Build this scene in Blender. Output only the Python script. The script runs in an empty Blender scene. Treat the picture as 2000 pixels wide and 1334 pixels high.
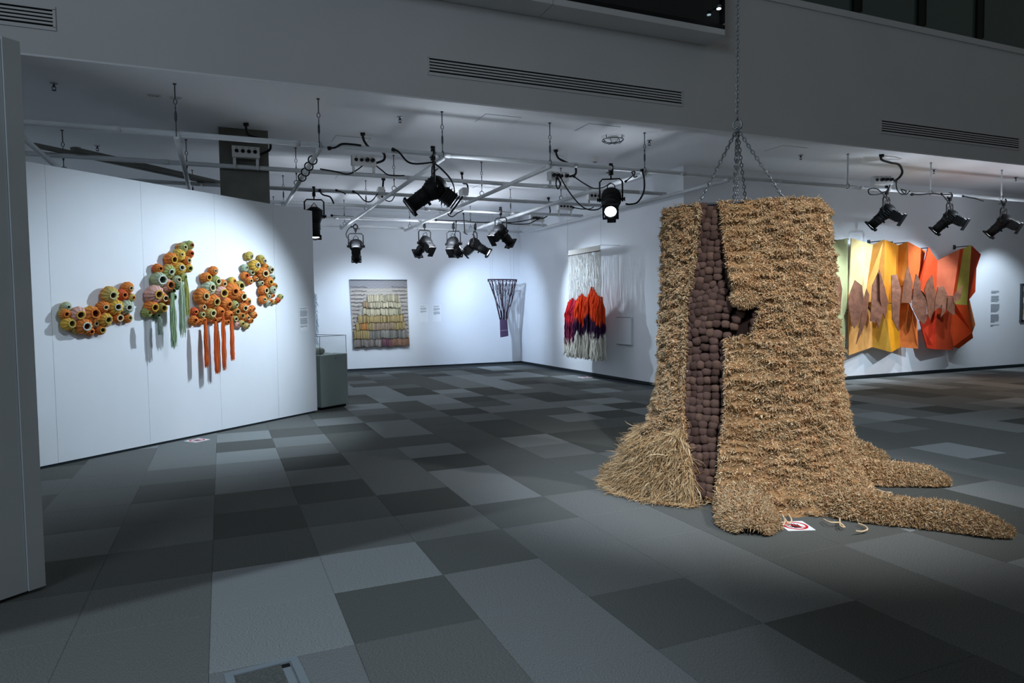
import bpy, bmesh, math, random
import numpy as np
from mathutils import Vector, Matrix
rnd = random.Random(7); nr = np.random.RandomState(11)
SC = bpy.context.scene
COL = SC.collection
# ------------------------------------------------------------------ camera
F_PX, PITCH, ROLL, YAW, EYE = 1332.47, -0.0498532, -0.0131228, 0.4023517, 1.6
_f = Vector((math.sin(YAW)*math.cos(PITCH), math.cos(YAW)*math.cos(PITCH), math.sin(PITCH)))
_r0 = Vector((math.cos(YAW), -math.sin(YAW), 0)); _u0 = _r0.cross(_f)
_r = _r0*math.cos(ROLL)+_u0*math.sin(ROLL); _u = -_r0*math.sin(ROLL)+_u0*math.cos(ROLL)
cd = bpy.data.cameras.new('camera'); cam = bpy.data.objects.new('camera', cd); COL.objects.link(cam)
cd.sensor_width = 36; cd.lens = F_PX/2000*36; cd.clip_start = .05; cd.clip_end = 200
M = Matrix.Identity(4)
for i in range(3):
    M[i][0] = _r[i]; M[i][1] = _u[i]; M[i][2] = -_f[i]
M[0][3], M[1][3], M[2][3] = 0, 0, EYE
cam.matrix_world = M; SC.camera = cam
# ------------------------------------------------------------------ world and light
w = bpy.data.worlds.new('world'); SC.world = w; w.use_nodes = True
w.node_tree.nodes['Background'].inputs[0].default_value = (.79, .83, .84, 1)
w.node_tree.nodes['Background'].inputs[1].default_value = .092
SC.view_settings.view_transform = 'Standard'; SC.view_settings.look = 'None'
SC.view_settings.exposure = 0; SC.view_settings.gamma = 1; SC.view_settings.use_curve_mapping = False
COOL = (.70, .85, 1.0); BLUE = (.56, .74, 1.0); NEUT = (.93, .96, 1.0)
def spot(name, loc, target, power, size, blend, col=COOL, rad=.05):
    l = bpy.data.lights.new(name, 'SPOT'); l.energy = power; l.spot_size = math.radians(size); l.spot_blend = blend
    l.color = col; l.shadow_soft_size = rad
    o = bpy.data.objects.new(name, l); COL.objects.link(o); o.location = loc
    o.rotation_euler = (Vector(target)-Vector(loc)).to_track_quat('-Z', 'Y').to_euler()
    return o
# lamps hung outside the picture (above and behind the camera, in the tall atrium), plus unseen gallery lights
spot('atrium_lamp', (1.2, -1.6, 6.4), (4.0, 4.6, .65), 2500, 29, .9, NEUT, .12)
spot('atrium_lamp', (7.6, -.6, 6.4), (4.5, 4.3, .5), 1700, 32, .9, NEUT, .12)
spot('atrium_lamp', (.2, 3.0, 6.6), (3.3, 4.9, .0), 900, 27, 1, BLUE, .12)
spot('atrium_lamp', (6.0, 1.6, 6.6), (7.0, 5.6, .0), 900, 50, 1, COOL, .12)
spot('unseen_gallery_light', (-3.5, 14.2, 2.9), (-2.5, 17.95, 1.6), 420, 100, 1, COOL, .1)  # added spot without a fixture, brightens the left gallery by bounce
spot('unseen_gallery_light', (-4.5, 12.5, 2.9), (-8, 12.5, 1.6), 420, 100, 1, COOL, .1)  # second added spot without a fixture, bounced off the left wall
spot('unseen_gallery_light', (20., 8.9, 3.2), (20.5, 10.45, 1.5), 200, 95, 1, COOL, .1)
spot('atrium_lamp', (13.6, 5.0, 4.2), (12.9, 10.45, 1.2), 900, 46, .9, COOL, .06)
spot('atrium_lamp', (10.2, 5.0, 4.2), (11.3, 10.45, 1.3), 560, 42, .9, COOL, .06)
spot('atrium_lamp', (2.2, 4.2, 5.6), (-.8, 9.2, 1.3), 470, 36, .8, COOL, .10)
spot('atrium_lamp', (.5, -1.5, 6.5), (-.1, 3.5, 0), 1050, 46, .9, COOL, .006)
spot('atrium_lamp', (17.5, 5.5, 5.6), (12.6, 8.6, 0), 620, 44, 1, (1, .66, .42), .1)  # unseen warm spot added to tint the far right floor and ceiling
def soft(name, loc, target, power, sx, sy, col):
    l = bpy.data.lights.new(name, 'AREA'); l.shape = 'RECTANGLE'; l.size = sx; l.size_y = sy; l.energy = power; l.color = col
    o = bpy.data.objects.new(name, l); COL.objects.link(o); o.location = loc; o.rotation_euler = (Vector(target)-Vector(loc)).to_track_quat('-Z', 'Y').to_euler(); return o
soft('atrium_soft_fill', (-6, -2.5, 6.5), (-1, 5, 1.8), 210, 4, 3, (.66, .82, 1))  # unseen soft light added to lift the left bulkhead and near panel
# ------------------------------------------------------------------ helpers
def ray(px, py): return (float(px)-1000)*_r-(float(py)-667)*_u+F_PX*_f
def onz(px, py, z=0.): d = ray(px, py); t = (float(z)-EYE)/d.z; return Vector((0, 0, EYE))+d*t
def ony(px, py, y): d = ray(px, py); return Vector((0, 0, EYE))+d*(y/d.y)
def onx(px, py, x): d = ray(px, py); return Vector((0, 0, EYE))+d*(x/d.x)
def onpl(px, py, p, n): d = ray(px, py); o = Vector((0, 0, EYE)); return o+d*((p-o).dot(n)/d.dot(n))
def proj(P):
    v = Vector(P)-Vector((0, 0, EYE)); c = v.dot(_f)
    if c < .05: return None
    return 1000+F_PX*v.dot(_r)/c, 667-F_PX*v.dot(_u)/c
def lin(h):
    h = h.lstrip('#'); v = [int(h[i:i+2], 16)/255 for i in (0, 2, 4)]
    return tuple((c/12.92 if c < .04045 else ((c+.055)/1.055)**2.4) for c in v)+(1,)
def mat(name, col, rough=.7, metal=0., noise=None, bump=None, vcol=False, emit=None, trans=0., alpha=None, spec=.3):
    m = bpy.data.materials.new(name); m.use_nodes = True; nt = m.node_tree; b = nt.nodes['Principled BSDF']
    col = lin(col) if isinstance(col, str) else col
    b.inputs['Base Color'].default_value = col; b.inputs['Roughness'].default_value = rough
    b.inputs['Metallic'].default_value = metal; b.inputs['Specular IOR Level'].default_value = spec
    if trans: b.inputs['Transmission Weight'].default_value = trans
    if emit: b.inputs['Emission Color'].default_value = emit[0]; b.inputs['Emission Strength'].default_value = emit[1]
    tc = nt.nodes.new('ShaderNodeTexCoord'); src = None
    if vcol:
        a = nt.nodes.new('ShaderNodeAttribute'); a.attribute_name = 'Col'; src = a.outputs['Color']
        nt.links.new(src, b.inputs['Base Color'])
    if noise:
        sc, amt = noise; n = nt.nodes.new('ShaderNodeTexNoise'); n.inputs['Scale'].default_value = sc; n.inputs['Detail'].default_value = 5
        nt.links.new(tc.outputs['Object'], n.inputs['Vector'])
        mr = nt.nodes.new('ShaderNodeMapRange'); mr.inputs[1].default_value = .3; mr.inputs[2].default_value = .7
        mr.inputs[3].default_value = 1-amt; mr.inputs[4].default_value = 1+amt
        nt.links.new(n.outputs['Fac'], mr.inputs[0])
        mx = nt.nodes.new('ShaderNodeVectorMath'); mx.operation = 'SCALE'
        if src: nt.links.new(src, mx.inputs[0])
        else: mx.inputs[0].default_value = col[:3]
        nt.links.new(mr.outputs[0], mx.inputs['Scale']); nt.links.new(mx.outputs[0], b.inputs['Base Color'])
    if bump:
        sc, st, di = bump; n2 = nt.nodes.new('ShaderNodeTexNoise'); n2.inputs['Scale'].default_value = sc; n2.inputs['Detail'].default_value = 3
        nt.links.new(tc.outputs['Object'], n2.inputs['Vector'])
        bp = nt.nodes.new('ShaderNodeBump'); bp.inputs['Strength'].default_value = st; bp.inputs['Distance'].default_value = di
        nt.links.new(n2.outputs['Fac'], bp.inputs['Height']); nt.links.new(bp.outputs[0], b.inputs['Normal'])
    return m
class MB:
    def __init__(s): s.v = []; s.f = []; s.c = []; s.cc = (1, 1, 1, 1); s.smooth = []; s.sm = False
    def add(s, vs, fs, cols=None):
        k = len(s.v); s.v += [tuple(p) for p in vs]; s.f += [tuple(i+k for i in f) for f in fs]; s.smooth += [s.sm]*len(fs)
        s.c += list(cols) if cols is not None else [s.cc]*len(vs)
    def box(s, c, size, rot=None):
        c = Vector(c); vs = []
        for z in (-.5, .5):
            for y in (-.5, .5):
                for x in (-.5, .5):
                    p = Vector((x*size[0], y*size[1], z*size[2]))
                    if rot is not None: p = rot @ p
                    vs.append(c+p)
        sm = s.sm; s.sm = False
        s.add(vs, [(0, 2, 3, 1), (4, 5, 7, 6), (0, 1, 5, 4), (2, 6, 7, 3), (0, 4, 6, 2), (1, 3, 7, 5)]); s.sm = sm
    def tube(s, pts, r, n=8, cap=True, flat=1.):
        pts = [Vector(p) for p in pts]; rs = r if isinstance(r, (list, tuple)) else [r]*len(pts)
        k = len(pts); vs = []; fs = []; up = None
        for i, p in enumerate(pts):
            t = (pts[min(i+1, k-1)]-pts[max(i-1, 0)]);  t = t.normalized() if t.length > 1e-9 else Vector((0, 0, 1))
            if up is None: up = Vector((0, 0, 1)) if abs(t.z) < .9 else Vector((1, 0, 0))
            a = t.cross(up).normalized(); b = a.cross(t).normalized(); up = b
            for j in range(n):
                an = 2*math.pi*j/n; vs.append(p+a*math.cos(an)*rs[i]+b*math.sin(an)*rs[i]*flat)
        for i in range(k-1):
            for j in range(n): fs.append((i*n+j, i*n+(j+1) % n, (i+1)*n+(j+1) % n, (i+1)*n+j))
        if cap: fs.append(tuple(range(n))[::-1]); fs.append(tuple((k-1)*n+j for j in range(n)))
        sm = s.sm; s.sm = True; s.add(vs, fs); s.sm = sm
    def cyl(s, a, b, r, n=16, r2=None): s.tube([a, b], [r, r if r2 is None else r2], n)
    def torus(s, c, R, r, ax, n=12, m=6, stretch=1., sdir=None):
        ax = Vector(ax).normalized(); a = (Vector(sdir) if sdir is not None else ax.orthogonal()).normalized(); b = ax.cross(a); c = Vector(c)
        vs = []; fs = []
        for i in range(n):
            t = 2*math.pi*i/n; d = a*math.cos(t)*stretch+b*math.sin(t); dn = (a*math.cos(t)+b*math.sin(t))
            for j in range(m):
                q = 2*math.pi*j/m; vs.append(c+d*R+dn*math.cos(q)*r+ax*math.sin(q)*r)
        for i in range(n):
            for j in range(m): fs.append((i*m+j, ((i+1) % n)*m+j, ((i+1) % n)*m+(j+1) % m, i*m+(j+1) % m))
        sm = s.sm; s.sm = True; s.add(vs, fs); s.sm = sm
    def prism(s, poly, off):      # poly: 3-D points, off: thickness vector (towards the back)
        n = len(poly); off = Vector(off); vs = [Vector(p) for p in poly]+[Vector(p)+off for p in poly]
        fs = [tuple(range(n)), tuple(range(2*n-1, n-1, -1))]+[(i, i+n, (i+1) % n+n, (i+1) % n) for i in range(n)]
        s.add(vs, fs)
    def obj(s, name, m, parent=None, kind=None):
        me = bpy.data.meshes.new(name); me.from_pydata(s.v, [], s.f); 
        me.polygons.foreach_set('use_smooth', s.smooth)
        a = me.color_attributes.new('Col', 'FLOAT_COLOR', 'POINT'); a.data.foreach_set('color', np.array(s.c, 'f').ravel())
        me.materials.append(m); me.update(); o = bpy.data.objects.new(name, me); COL.objects.link(o)
        if parent: o.parent = parent
        if kind: o['kind'] = kind
        return o
def npobj(name, V, Fq, C, m, parent=None, kind=None, smooth=True):   # arrays: V (n,3), Fq (k,3 or 4), C (n,3)
    me = bpy.data.meshes.new(name); n = len(V); k, q = Fq.shape
    me.vertices.add(n); me.vertices.foreach_set('co', V.astype('f').ravel())
    me.loops.add(k*q); me.loops.foreach_set('vertex_index', Fq.astype('i').ravel())
    me.polygons.add(k); me.polygons.foreach_set('loop_start', np.arange(0, k*q, q, dtype='i'))
    me.update(calc_edges=True); me.polygons.foreach_set('use_smooth', np.full(k, smooth))
    if C is not None:
        a = me.color_attributes.new('Col', 'FLOAT_COLOR', 'POINT'); a.data.foreach_set('color', np.c_[C, np.ones(n)].astype('f').ravel())
    me.materials.append(m); me.validate(); o = bpy.data.objects.new(name, me); COL.objects.link(o)
    if parent: o.parent = parent
    if kind: o['kind'] = kind
    return o
def tag(o, label=None, cat=None, group=None, kind=None):
    if label: o['label'] = label
    if cat: o['category'] = cat
    if group: o['group'] = group
    if kind: o['kind'] = kind
    return o
def thing(name, label, cat, loc=(0, 0, 0), group=None):
    o = bpy.data.objects.new(name, None); COL.objects.link(o); o.location = loc; o.empty_display_size = .1
    return tag(o, label, cat, group)
def settle(root):     # parts are modelled in world space; put them under a root that stands at its own place
    bpy.context.view_layer.update()
    inv = root.matrix_world.inverted()
    for c in root.children:
        c.matrix_local = inv @ c.matrix_local
    bpy.context.view_layer.update()
def strands(P0, D, L, droop, rad, segs, C, sides=3, curl=.25, seed=1, floor=None):
    """curled yarn strands as thin tubes; P0 (n,3) roots, D (n,3) unit directions, L (n,), rad (n,)"""
    r_ = np.random.RandomState(seed); n = len(P0); p = P0.copy(); d = D.copy(); pts = [p.copy()]; 
    for i in range(segs):
        d = d+r_.normal(0, curl, (n, 3))+np.array([0, 0, -1])*droop[:, None]/segs
        d /= np.linalg.norm(d, axis=1)[:, None]; p = p+d*(L/segs)[:, None]
        if floor is not None: p[:, 2] = np.maximum(p[:, 2], floor+r_.rand(n)*.02)
        pts.append(p.copy())
    pts = np.stack(pts, 1)                                  # n, segs+1, 3
    t = pts[:, -1]-pts[:, 0]; t /= np.linalg.norm(t, axis=1)[:, None]+1e-9
    a = np.cross(t, np.array([.3, .5, .81])); a /= np.linalg.norm(a, axis=1)[:, None]+1e-9; b = np.cross(t, a)
    S = segs+1; V = np.zeros((n, S, sides, 3)); taper = np.interp(np.arange(S), [0, segs*.7, segs], [1, .95, .35])
    for j in range(sides):
        an = 2*math.pi*j/sides; o = (a*math.cos(an)+b*math.sin(an))*rad[:, None]
        V[:, :, j] = pts+o[:, None, :]*taper[None, :, None]
    idx = np.arange(n*S*sides).reshape(n, S, sides); Fs = []
    for i in range(segs):
        for j in range(sides):
            Fs.append(np.stack([idx[:, i, j], idx[:, i, (j+1) % sides], idx[:, i+1, (j+1) % sides], idx[:, i+1, j]], 1))
    Cc = np.repeat(C, S*sides, axis=0)
    return V.reshape(-1, 3), np.concatenate(Fs), Cc
# ------------------------------------------------------------------ materials
WALLC = '#e6e9ed'
m_wall = mat('painted_wall', WALLC, .85, noise=(1.3, .02), bump=(60, .05, .004))
m_bulk = mat('painted_bulkhead', '#d2d3d3', .9, noise=(.9, .03), bump=(50, .05, .004))
m_ceil = mat('painted_ceiling', '#edeef0', .9, noise=(.8, .02))
m_base = mat('dark_skirting', '#20292d', .6)
m_conc = mat('concrete_column', '#6f6f68', .9, noise=(3, .18), bump=(25, .2, .01))
m_pipe = mat('white_pipe', '#c9ccce', .45, noise=(6, .05), spec=.5)
m_black = mat('black_metal', '#111214', .6, noise=(8, .2), spec=.3)
m_blk2 = mat('black_rubber', '#101214', .6)
m_steel = mat('zinc_steel', '#9aa0a4', .35, .9)
m_dsteel = mat('dull_wire', '#4a4f54', .5, .5)
m_whitebox = mat('white_box', '#d9dad8', .5)
m_paper = mat('white_card', '#eef0f2', .6)
m_ink = mat('grey_print', '#8e959c', .8)
m_lens = mat('lamp_lens', '#ffffff', .2, emit=((.80, .9, 1, 1), 14.))
m_dark = mat('dark_slot', '#0a0b0c', .9)
m_win = mat('dark_window_glass', '#3a3f42', .05, trans=.8, spec=.5)
m_jute = mat('jute_yarn', '#b08a5a', .95, vcol=True, spec=.1)
m_wool = mat('brown_wool', '#4a372f', .95, vcol=True, noise=(30, .15), bump=(160, .5, .01), spec=.1)
m_yarn = mat('dyed_yarn', '#ffffff', .95, vcol=True, spec=.1)
m_knit = mat('crocheted_yarn', '#ffffff', .92, vcol=True, noise=(40, .08), bump=(90, .45, .01), spec=.1)
m_plinth = mat('green_grey_plinth', '#96a39d', .55, noise=(2, .04))
m_deck = mat('sheet_metal', '#7d878d', .5)

# ------------------------------------------------------------------ room
H = 4.17; YB = 8.25; YBACK = 17.95; XR = 7.93; YF = 10.45; XL = -8.; XE = 26.
def slab(name, a, b, m, kind='structure', parent=None):
    mb = MB(); a = Vector(a); b = Vector(b); mb.box((a+b)/2, b-a); return mb.obj(name, m, parent, kind if parent is None else None)
slab('ceiling', (XL, YB, H), (XE, YBACK+.2, H+.02), m_ceil)
slab('wall_back', (XL, YBACK, 0), (XR+.2, YBACK+.2, H), m_wall)
slab('wall_left', (XL-.2, YB, 0), (XL, YBACK+.2, H), m_wall)
slab('wall_right', (XR, YF, 0), (XR+.2, YBACK, H), m_wall)
slab('wall_far', (XR+.2, YF, 0), (XE, YF+.2, H), m_wall)
slab('wall_end', (XE, -3, 0), (XE+.2, YF+.2, 6.2), m_wall)
slab('wall_bulkhead', (XL-.2, YB, H+.02), (XE, YB+.3, 6.22), m_bulk)
slab('baseboard_back', (XL, YBACK-.012, 0), (XR-.012, YBACK, .055), m_base)
slab('baseboard_right', (XR-.012, YF-.012, 0), (XR, YBACK, .055), m_base)
slab('baseboard_far', (XR, YF-.012, 0), (XE, YF, .055), m_base)
slab('trim_1', (XL-.2, YB-.03, 6.22), (XE, YB+6, 6.32), m_bulk)               # upper floor slab edge
slab('wall_upper', (XL, 14.2, 6.32), (XE, 14.4, 9.5), mat('upper_wall', '#1c2422', .9))  # dark wall colour stands in for the unlit upper floor
slab('column_concrete', (.05, 10.47, 0), (.70, 11.12, H), m_conc)
bpy.data.objects['column_concrete'].name = 'trim_2'
# unseen plate added in front of the atrium lamp above the camera: it cuts the light pool along a straight edge on the carpet
_lp = Vector((.5, -1.5, 6.5)); _e0 = _lp+(Vector((-5.5, 2.87, 0))-_lp)*.12; _e1 = _lp+(Vector((5.5, 5.87, 0))-_lp)*.12; _t = Vector((-.26, .96, .1))*.9
mb = MB(); mb.prism([_e0, _e1, _e1+_t, _e0+_t], (0, 0, .01)); sh = thing('light_cut_plate', 'flat black plate added out of view to cut the light pool on the carpet', 'light blocker', _e0); mb.obj('blade', m_black, sh)
mb = MB(); mb.tube([(_e0+_e1)/2+_t, (_e0+_e1)/2+_t+Vector((0, 0, 2.4))], .02, 8); mb.obj('stem', m_black, sh); settle(sh)
# ------------------------------------------------------------------ carpet
T = .64; X0 = -.10; Y0 = 3.24
shades = ['#4f514e', '#5c5e5b', '#696b69', '#777a79', '#868a8a']
def carpet(i, turn):
    m = mat('carpet_%d_%d' % (i, turn), shades[i], .98, spec=.05); nt = m.node_tree; b = nt.nodes['Principled BSDF']
    tc = nt.nodes.new('ShaderNodeTexCoord'); mp = nt.nodes.new('ShaderNodeMapping')
    mp.inputs['Scale'].default_value = (520, 110, 110) if turn else (110, 520, 110)
    n = nt.nodes.new('ShaderNodeTexNoise'); n.inputs['Scale'].default_value = 1; n.inputs['Detail'].default_value = 2
    nt.links.new(tc.outputs['Object'], mp.inputs[0]); nt.links.new(mp.outputs[0], n.inputs['Vector'])
    mr = nt.nodes.new('ShaderNodeMapRange'); mr.inputs[1].default_value = .35; mr.inputs[2].default_value = .65; mr.inputs[3].default_value = .62; mr.inputs[4].default_value = 1.42
    nt.links.new(n.outputs['Fac'], mr.inputs[0]); mx = nt.nodes.new('ShaderNodeVectorMath'); mx.operation = 'SCALE'
    mx.inputs[0].default_value = lin(shades[i])[:3]; nt.links.new(mr.outputs[0], mx.inputs['Scale']); nt.links.new(mx.outputs[0], b.inputs['Base Color'])
    bp = nt.nodes.new('ShaderNodeBump'); bp.inputs['Strength'].default_value = .5; bp.inputs['Distance'].default_value = .003
    nt.links.new(n.outputs['Fac'], bp.inputs['Height']); nt.links.new(bp.outputs[0], b.inputs['Normal'])
    return m
m_carp = [[carpet(i, t) for t in (0, 1)] for i in range(5)]
floor = slab('floor', (XL, -3, -.06), (XE, YBACK, -.008), m_base)
SH = {}
cols = {0: {-1: 3, 0: 4, 1: 4, 2: 1.4, 3: 0, 4: 1, 5: 3, 6: 3, 7: 4, 8: 1, 9: 4},
        1: {-1: 2, 0: 1, 1: 4, 2: 2, 3: 1, 4: 0, 5: 2, 6: 0, 7: 2, 8: 3, 9: 1, 10: 2},
        2: {-2: 3, -1: 3, 0: 3, 1: 1, 2: 2, 3: 0, 4: 2, 5: 2, 6: 2, 7: 1, 8: 1, 9: 0, 10: 3},
        3: {-2: 2, -1: 3, 0: 2, 1: 2, 2: 1, 3: 3, 4: 3, 5: 0, 6: 3, 7: 1, 8: 3, 9: 3, 10: 1},
        4: {-1: 2, 0: 2, 1: 2, 2: 2, 3: 1, 4: 1, 5: 1, 6: 1, 7: 1, 8: 1, 9: 1, 10: 2},
        -1: {0: 2, 1: 2, 2: 1, 3: 2, 4: 2, 5: 1, 6: 2, 7: 3, 8: 3}, -2: {0: 2, 1: 2, 2: 1, 3: 3, 4: 2, 5: 2, 6: 2}}
for i, d in cols.items():
    for j, s in d.items(): SH[(i, j)] = int(round(s))
for (px, py, s) in [(738, 765, 4), (772, 780, 4), (884, 765, 4), (967, 796, 3), (921, 736, 4), (1030, 733, 4), (1108, 736, 4), (717, 794, 4), (932, 780, 0),
                    (1088, 779, 0), (1230, 793, 0), (785, 797, 1), (988, 843, 0), (1867, 882, 4), (1768, 985, 4), (1944, 834, 3), (1930, 960, 3), (1757, 865, 1), (1870, 927, 1),
                    (1100, 860, 3), (1040, 795, 3), (760, 750, 1), (1130, 765, 2), (1180, 770, 2), (1250, 1090, 2), (1200, 1200, 1), (1450, 1150, 2)]:
    p = onz(px, py); SH[(math.floor((p.x-X0)/T), math.floor((p.y-Y0)/T))] = s
tiles = []
for i in range(-13, 41):
    for j in range(-9, 23):
        x, y = X0+T*i, Y0+T*j
        if y+T > YBACK or (x+T > XR and y+T > YF+.3): continue
        if (i, j) not in SH: SH[(i, j)] = rnd.choices(range(5), (18, 26, 28, 18, 10))[0] if rnd.random() > .25 or (i, j-1) not in SH else SH[(i, j-1)]
        c = proj((x+T/2, y+T/2, 0)); vis = c and -120 < c[0] < 2120 and c[1] < 1420
        tiles.append((0 if vis else 1, math.hypot(x, y), i, j))
tiles.sort(); protos = {}
rest = {}
for k, (vis, d, i, j) in enumerate(tiles):
    s = SH[(i, j)]; t = (i*7+j*3) % 2
    g = .0006
    x, y = X0+T*i, Y0+T*j; y1 = min(y+T, YBACK)
    if k < 298:
        if (s, t) not in protos:
            mb = MB(); e = T/2-g; q = T/2-g-.004
            mb.add([(-e, -e, -.008), (e, -e, -.008), (e, e, -.008), (-e, e, -.008), (-e, -e, -.002), (e, -e, -.002), (e, e, -.002), (-e, e, -.002), (-q, -q, 0), (q, -q, 0), (q, q, 0), (-q, q, 0)],
                   [(0, 1, 5, 4), (1, 2, 6, 5), (2, 3, 7, 6), (3, 0, 4, 7), (4, 5, 9, 8), (5, 6, 10, 9), (6, 7, 11, 10), (7, 4, 8, 11), (8, 9, 10, 11)])
            o = mb.obj('carpet_tile', m_carp[s][t], floor); protos[(s, t)] = o
        else:
            o = protos[(s, t)].copy(); COL.objects.link(o); o.parent = floor
        o.location = (x+T/2, y+T/2, -.0005*rnd.random())
    else:
        rest.setdefault((s, t), []).append((x, y, y1))
mbr = MB(); mats = []; midx = []
for (s, t), L in rest.items():
    mats.append(m_carp[s][t])
    for (x, y, y1) in L:
        mbr.box((x+T/2, (y+y1)/2, -.0045), (T-2*g, y1-y-2*g, .008)); midx += [len(mats)-1]*6
o = mbr.obj('carpet_tiles', mats[0], floor, 'stuff')
for m in mats[1:]: o.data.materials.append(m)
o.data.polygons.foreach_set('material_index', midx)
# floor box with metal rim and carpet lid
fb = thing('floor_outlet_box', 'metal-rimmed floor outlet box set in the carpet at the bottom edge', 'floor box', (.12, 3.04, 0))
h0, h1, h2 = onz(437, 1318), onz(580, 1282), onz(597, 1334)
ux = (h1-h0); ux.z = 0; ux.normalize(); uy = Vector((-ux.y, ux.x, 0)); Wd = (h1-h0).length
def fbp(a, b, z=.004): p = h0+ux*a-uy*b; return Vector((p.x, p.y, z))
mb = MB(); R = Matrix.Rotation(math.atan2(ux.y, ux.x), 3, 'Z')
for a, b, sa, sb in ((Wd/2, .018, Wd, .036), (Wd/2, Wd-.018, Wd, .036), (.018, Wd/2, .036, Wd-.0725), (Wd-.018, Wd/2, .036, Wd-.0725)): mb.box(fbp(a, b, .003), (sa, sb, .006), R)
mb.obj('rim', m_deck, fb)
mb = MB(); mb.box(fbp(Wd/2-.02, Wd/2, .001), (Wd-.12, Wd-.082, .006), R); o = mb.obj('lid', m_carp[1][0], fb)
mb = MB(); mb.box(fbp(Wd/2, Wd/2, -.003), (Wd-.085, Wd-.085, .007), R); o = mb.obj('well', m_dark, fb)
mb = MB(); mb.box(fbp(Wd-.062, Wd/2+.02, .0015), (.035, Wd-.13, .006), R); o = mb.obj('flap', m_deck, fb)
settle(fb)
# ------------------------------------------------------------------ slot grilles in the bulkhead
def grille(x0, x1, z0, z1, label):
    g = thing('air_grille', label, 'air vent', ((x0+x1)/2, YB, (z0+z1)/2))
    mb = MB(); mb.box(((x0+x1)/2, YB-.001, (z0+z1)/2), (x1-x0, .004, z1-z0)); mb.obj('backing', m_dark, g)
    n = 5; p = (z1-z0)/n
    for k in range(n-1):
        mb = MB(); mb.box(((x0+x1)/2, YB-.008, z0+p*(k+1)), (x1-x0, .014, p*.55)); mb.obj('slat', m_bulk, g)
    mb = MB()
    for zz in (z0-.012, z1+.012): mb.box(((x0+x1)/2, YB-.007, zz), (x1-x0+.05, .016, .035))
    for xx in (x0-.012, x1+.012): mb.box((xx, YB-.007, (z0+z1)/2), (.025, .016, z1-z0))
    mb.obj('frame', m_bulk, g); settle(g)
grille(2.45, 6.22, 4.50, 4.68, 'longest white slot air vent, in the bulkhead above the gallery opening')
grille(10.3, 13.97, 4.47, 4.66, 'white slot air vent in the bulkhead above the folded orange fabric relief')
grille(-4.5, -1.46, 4.47, 4.65, 'white slot air vent cut off by the top left corner')
# ------------------------------------------------------------------ bay window box over the bulkhead
zb = 5.39; pf = onz(1416, 69, zb); yf = pf.y; xr = pf.x
win = thing('bay_window', 'black glazed bay window box jutting from the upper bulkhead', 'window', (xr-1.5, YB, zb))
mb = MB(); mb.box(((0.2+3.95)/2, (yf+YB)/2-.005, zb+.04), (3.75, YB-yf-.01, .08)); mb.obj('soffit_panel', m_bulk, win)
mb = MB(); mb.box(((3.96+xr)/2, (yf+YB)/2-.005, zb+.04), (xr-3.96, YB-yf-.01, .08)); mb.obj('soffit_panel', m_bulk, win)
zc = zb+.08
mb = MB(); mb.box(((.2+xr)/2, yf+.04, zc+.03), (xr-.2, .08, .06)); mb.box(((.2+xr)/2, yf+.04, 7.6), (xr-.2, .08, .08))
for x in (xr-.015, 4.42, 2.2, .24): mb.box((x, yf+.04, 6.55), (.03 if x > 6 else .07, .08, 1.98))
mb.box((xr-.015, YB-.05, 6.55), (.03, .06, 1.98)); mb.obj('frame', m_black, win)
for a, b in ((4.42, xr-.015), (2.2, 4.42), (.24, 2.2)):
    mb = MB(); mb.box(((a+b)/2, yf+.05, 6.55), (b-a, .012, 2)); mb.obj('pane', m_win, win)
mb = MB(); mb.box((xr-.015, (yf+YB)/2, 6.55), (.012, YB-yf-.1, 2)); mb.obj('pane', m_win, win)
mb = MB(); mb.box(((.2+xr)/2, (yf+YB)/2, 7.68), (xr-.2, YB-yf-.01, .08)); mb.obj('roof', m_bulk, win)
settle(win)
pl = ony(1404, 15, yf-.06); dl = thing('window_glint', 'tiny glowing dot built for a light reflection at the corner of the black bay window', 'light', pl)  # small glowing disc put in for a reflection on the window
mb = MB(); mb.cyl(pl+Vector((0, 0, .03)), pl+Vector((0, 0, -.01)), .035); mb.obj('housing', m_steel, dl)
mb = MB(); mb.cyl(pl+Vector((0, 0, -.011)), pl+Vector((0, 0, -.02)), .028); mb.obj('glint_disc', mat('glint_glow', '#ffffff', .3, emit=((.7, .9, 1, 1), 9.)), dl)
mb = MB(); mb.cyl(pl+Vector((0, 0, .02)), Vector((pl.x, yf+.04, pl.z+.02)), .008, 6); mb.obj('stem', m_black, dl); settle(dl)
# glass balustrade on the upper floor
bal = thing('glass_balustrade', 'glass balustrade with dark posts along the upper floor edge', 'balustrade', (12, YB+.05, 6.32))
m_glass = mat('tinted_glass', '#50665f', .12, trans=.35, spec=.5)
posts = [ony(px, 40, YB+.05).x for px in (1668, 1794, 1908)]; sp = posts[1]-posts[0]
allp = [posts[0]-1.62*k for k in (2, 1)]+posts+[posts[2]+1.62*k for k in (1, 2, 3)]
for k, x in enumerate(allp):
    mb = MB(); mb.box((x, YB+.01, 6.87), (.15, .04, 1.1)); mb.box((x+.11, YB+.01, 6.85), (.03, .03, .95)); mb.obj('post', m_black, bal)
    if k+1 < len(allp):
        x2 = allp[k+1]; mb = MB(); mb.box(((x+x2)/2+.08, YB+.04, 6.87), (x2-x-.1, .012, 1.05)); mb.obj('pane', m_glass, bal)
mb = MB(); mb.tube([(allp[0]-.2, YB-.02, 7.38), (allp[-1]+.2, YB-.02, 7.38)], .03, 10); mb.obj('handrail', m_black, bal)
settle(bal)
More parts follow.
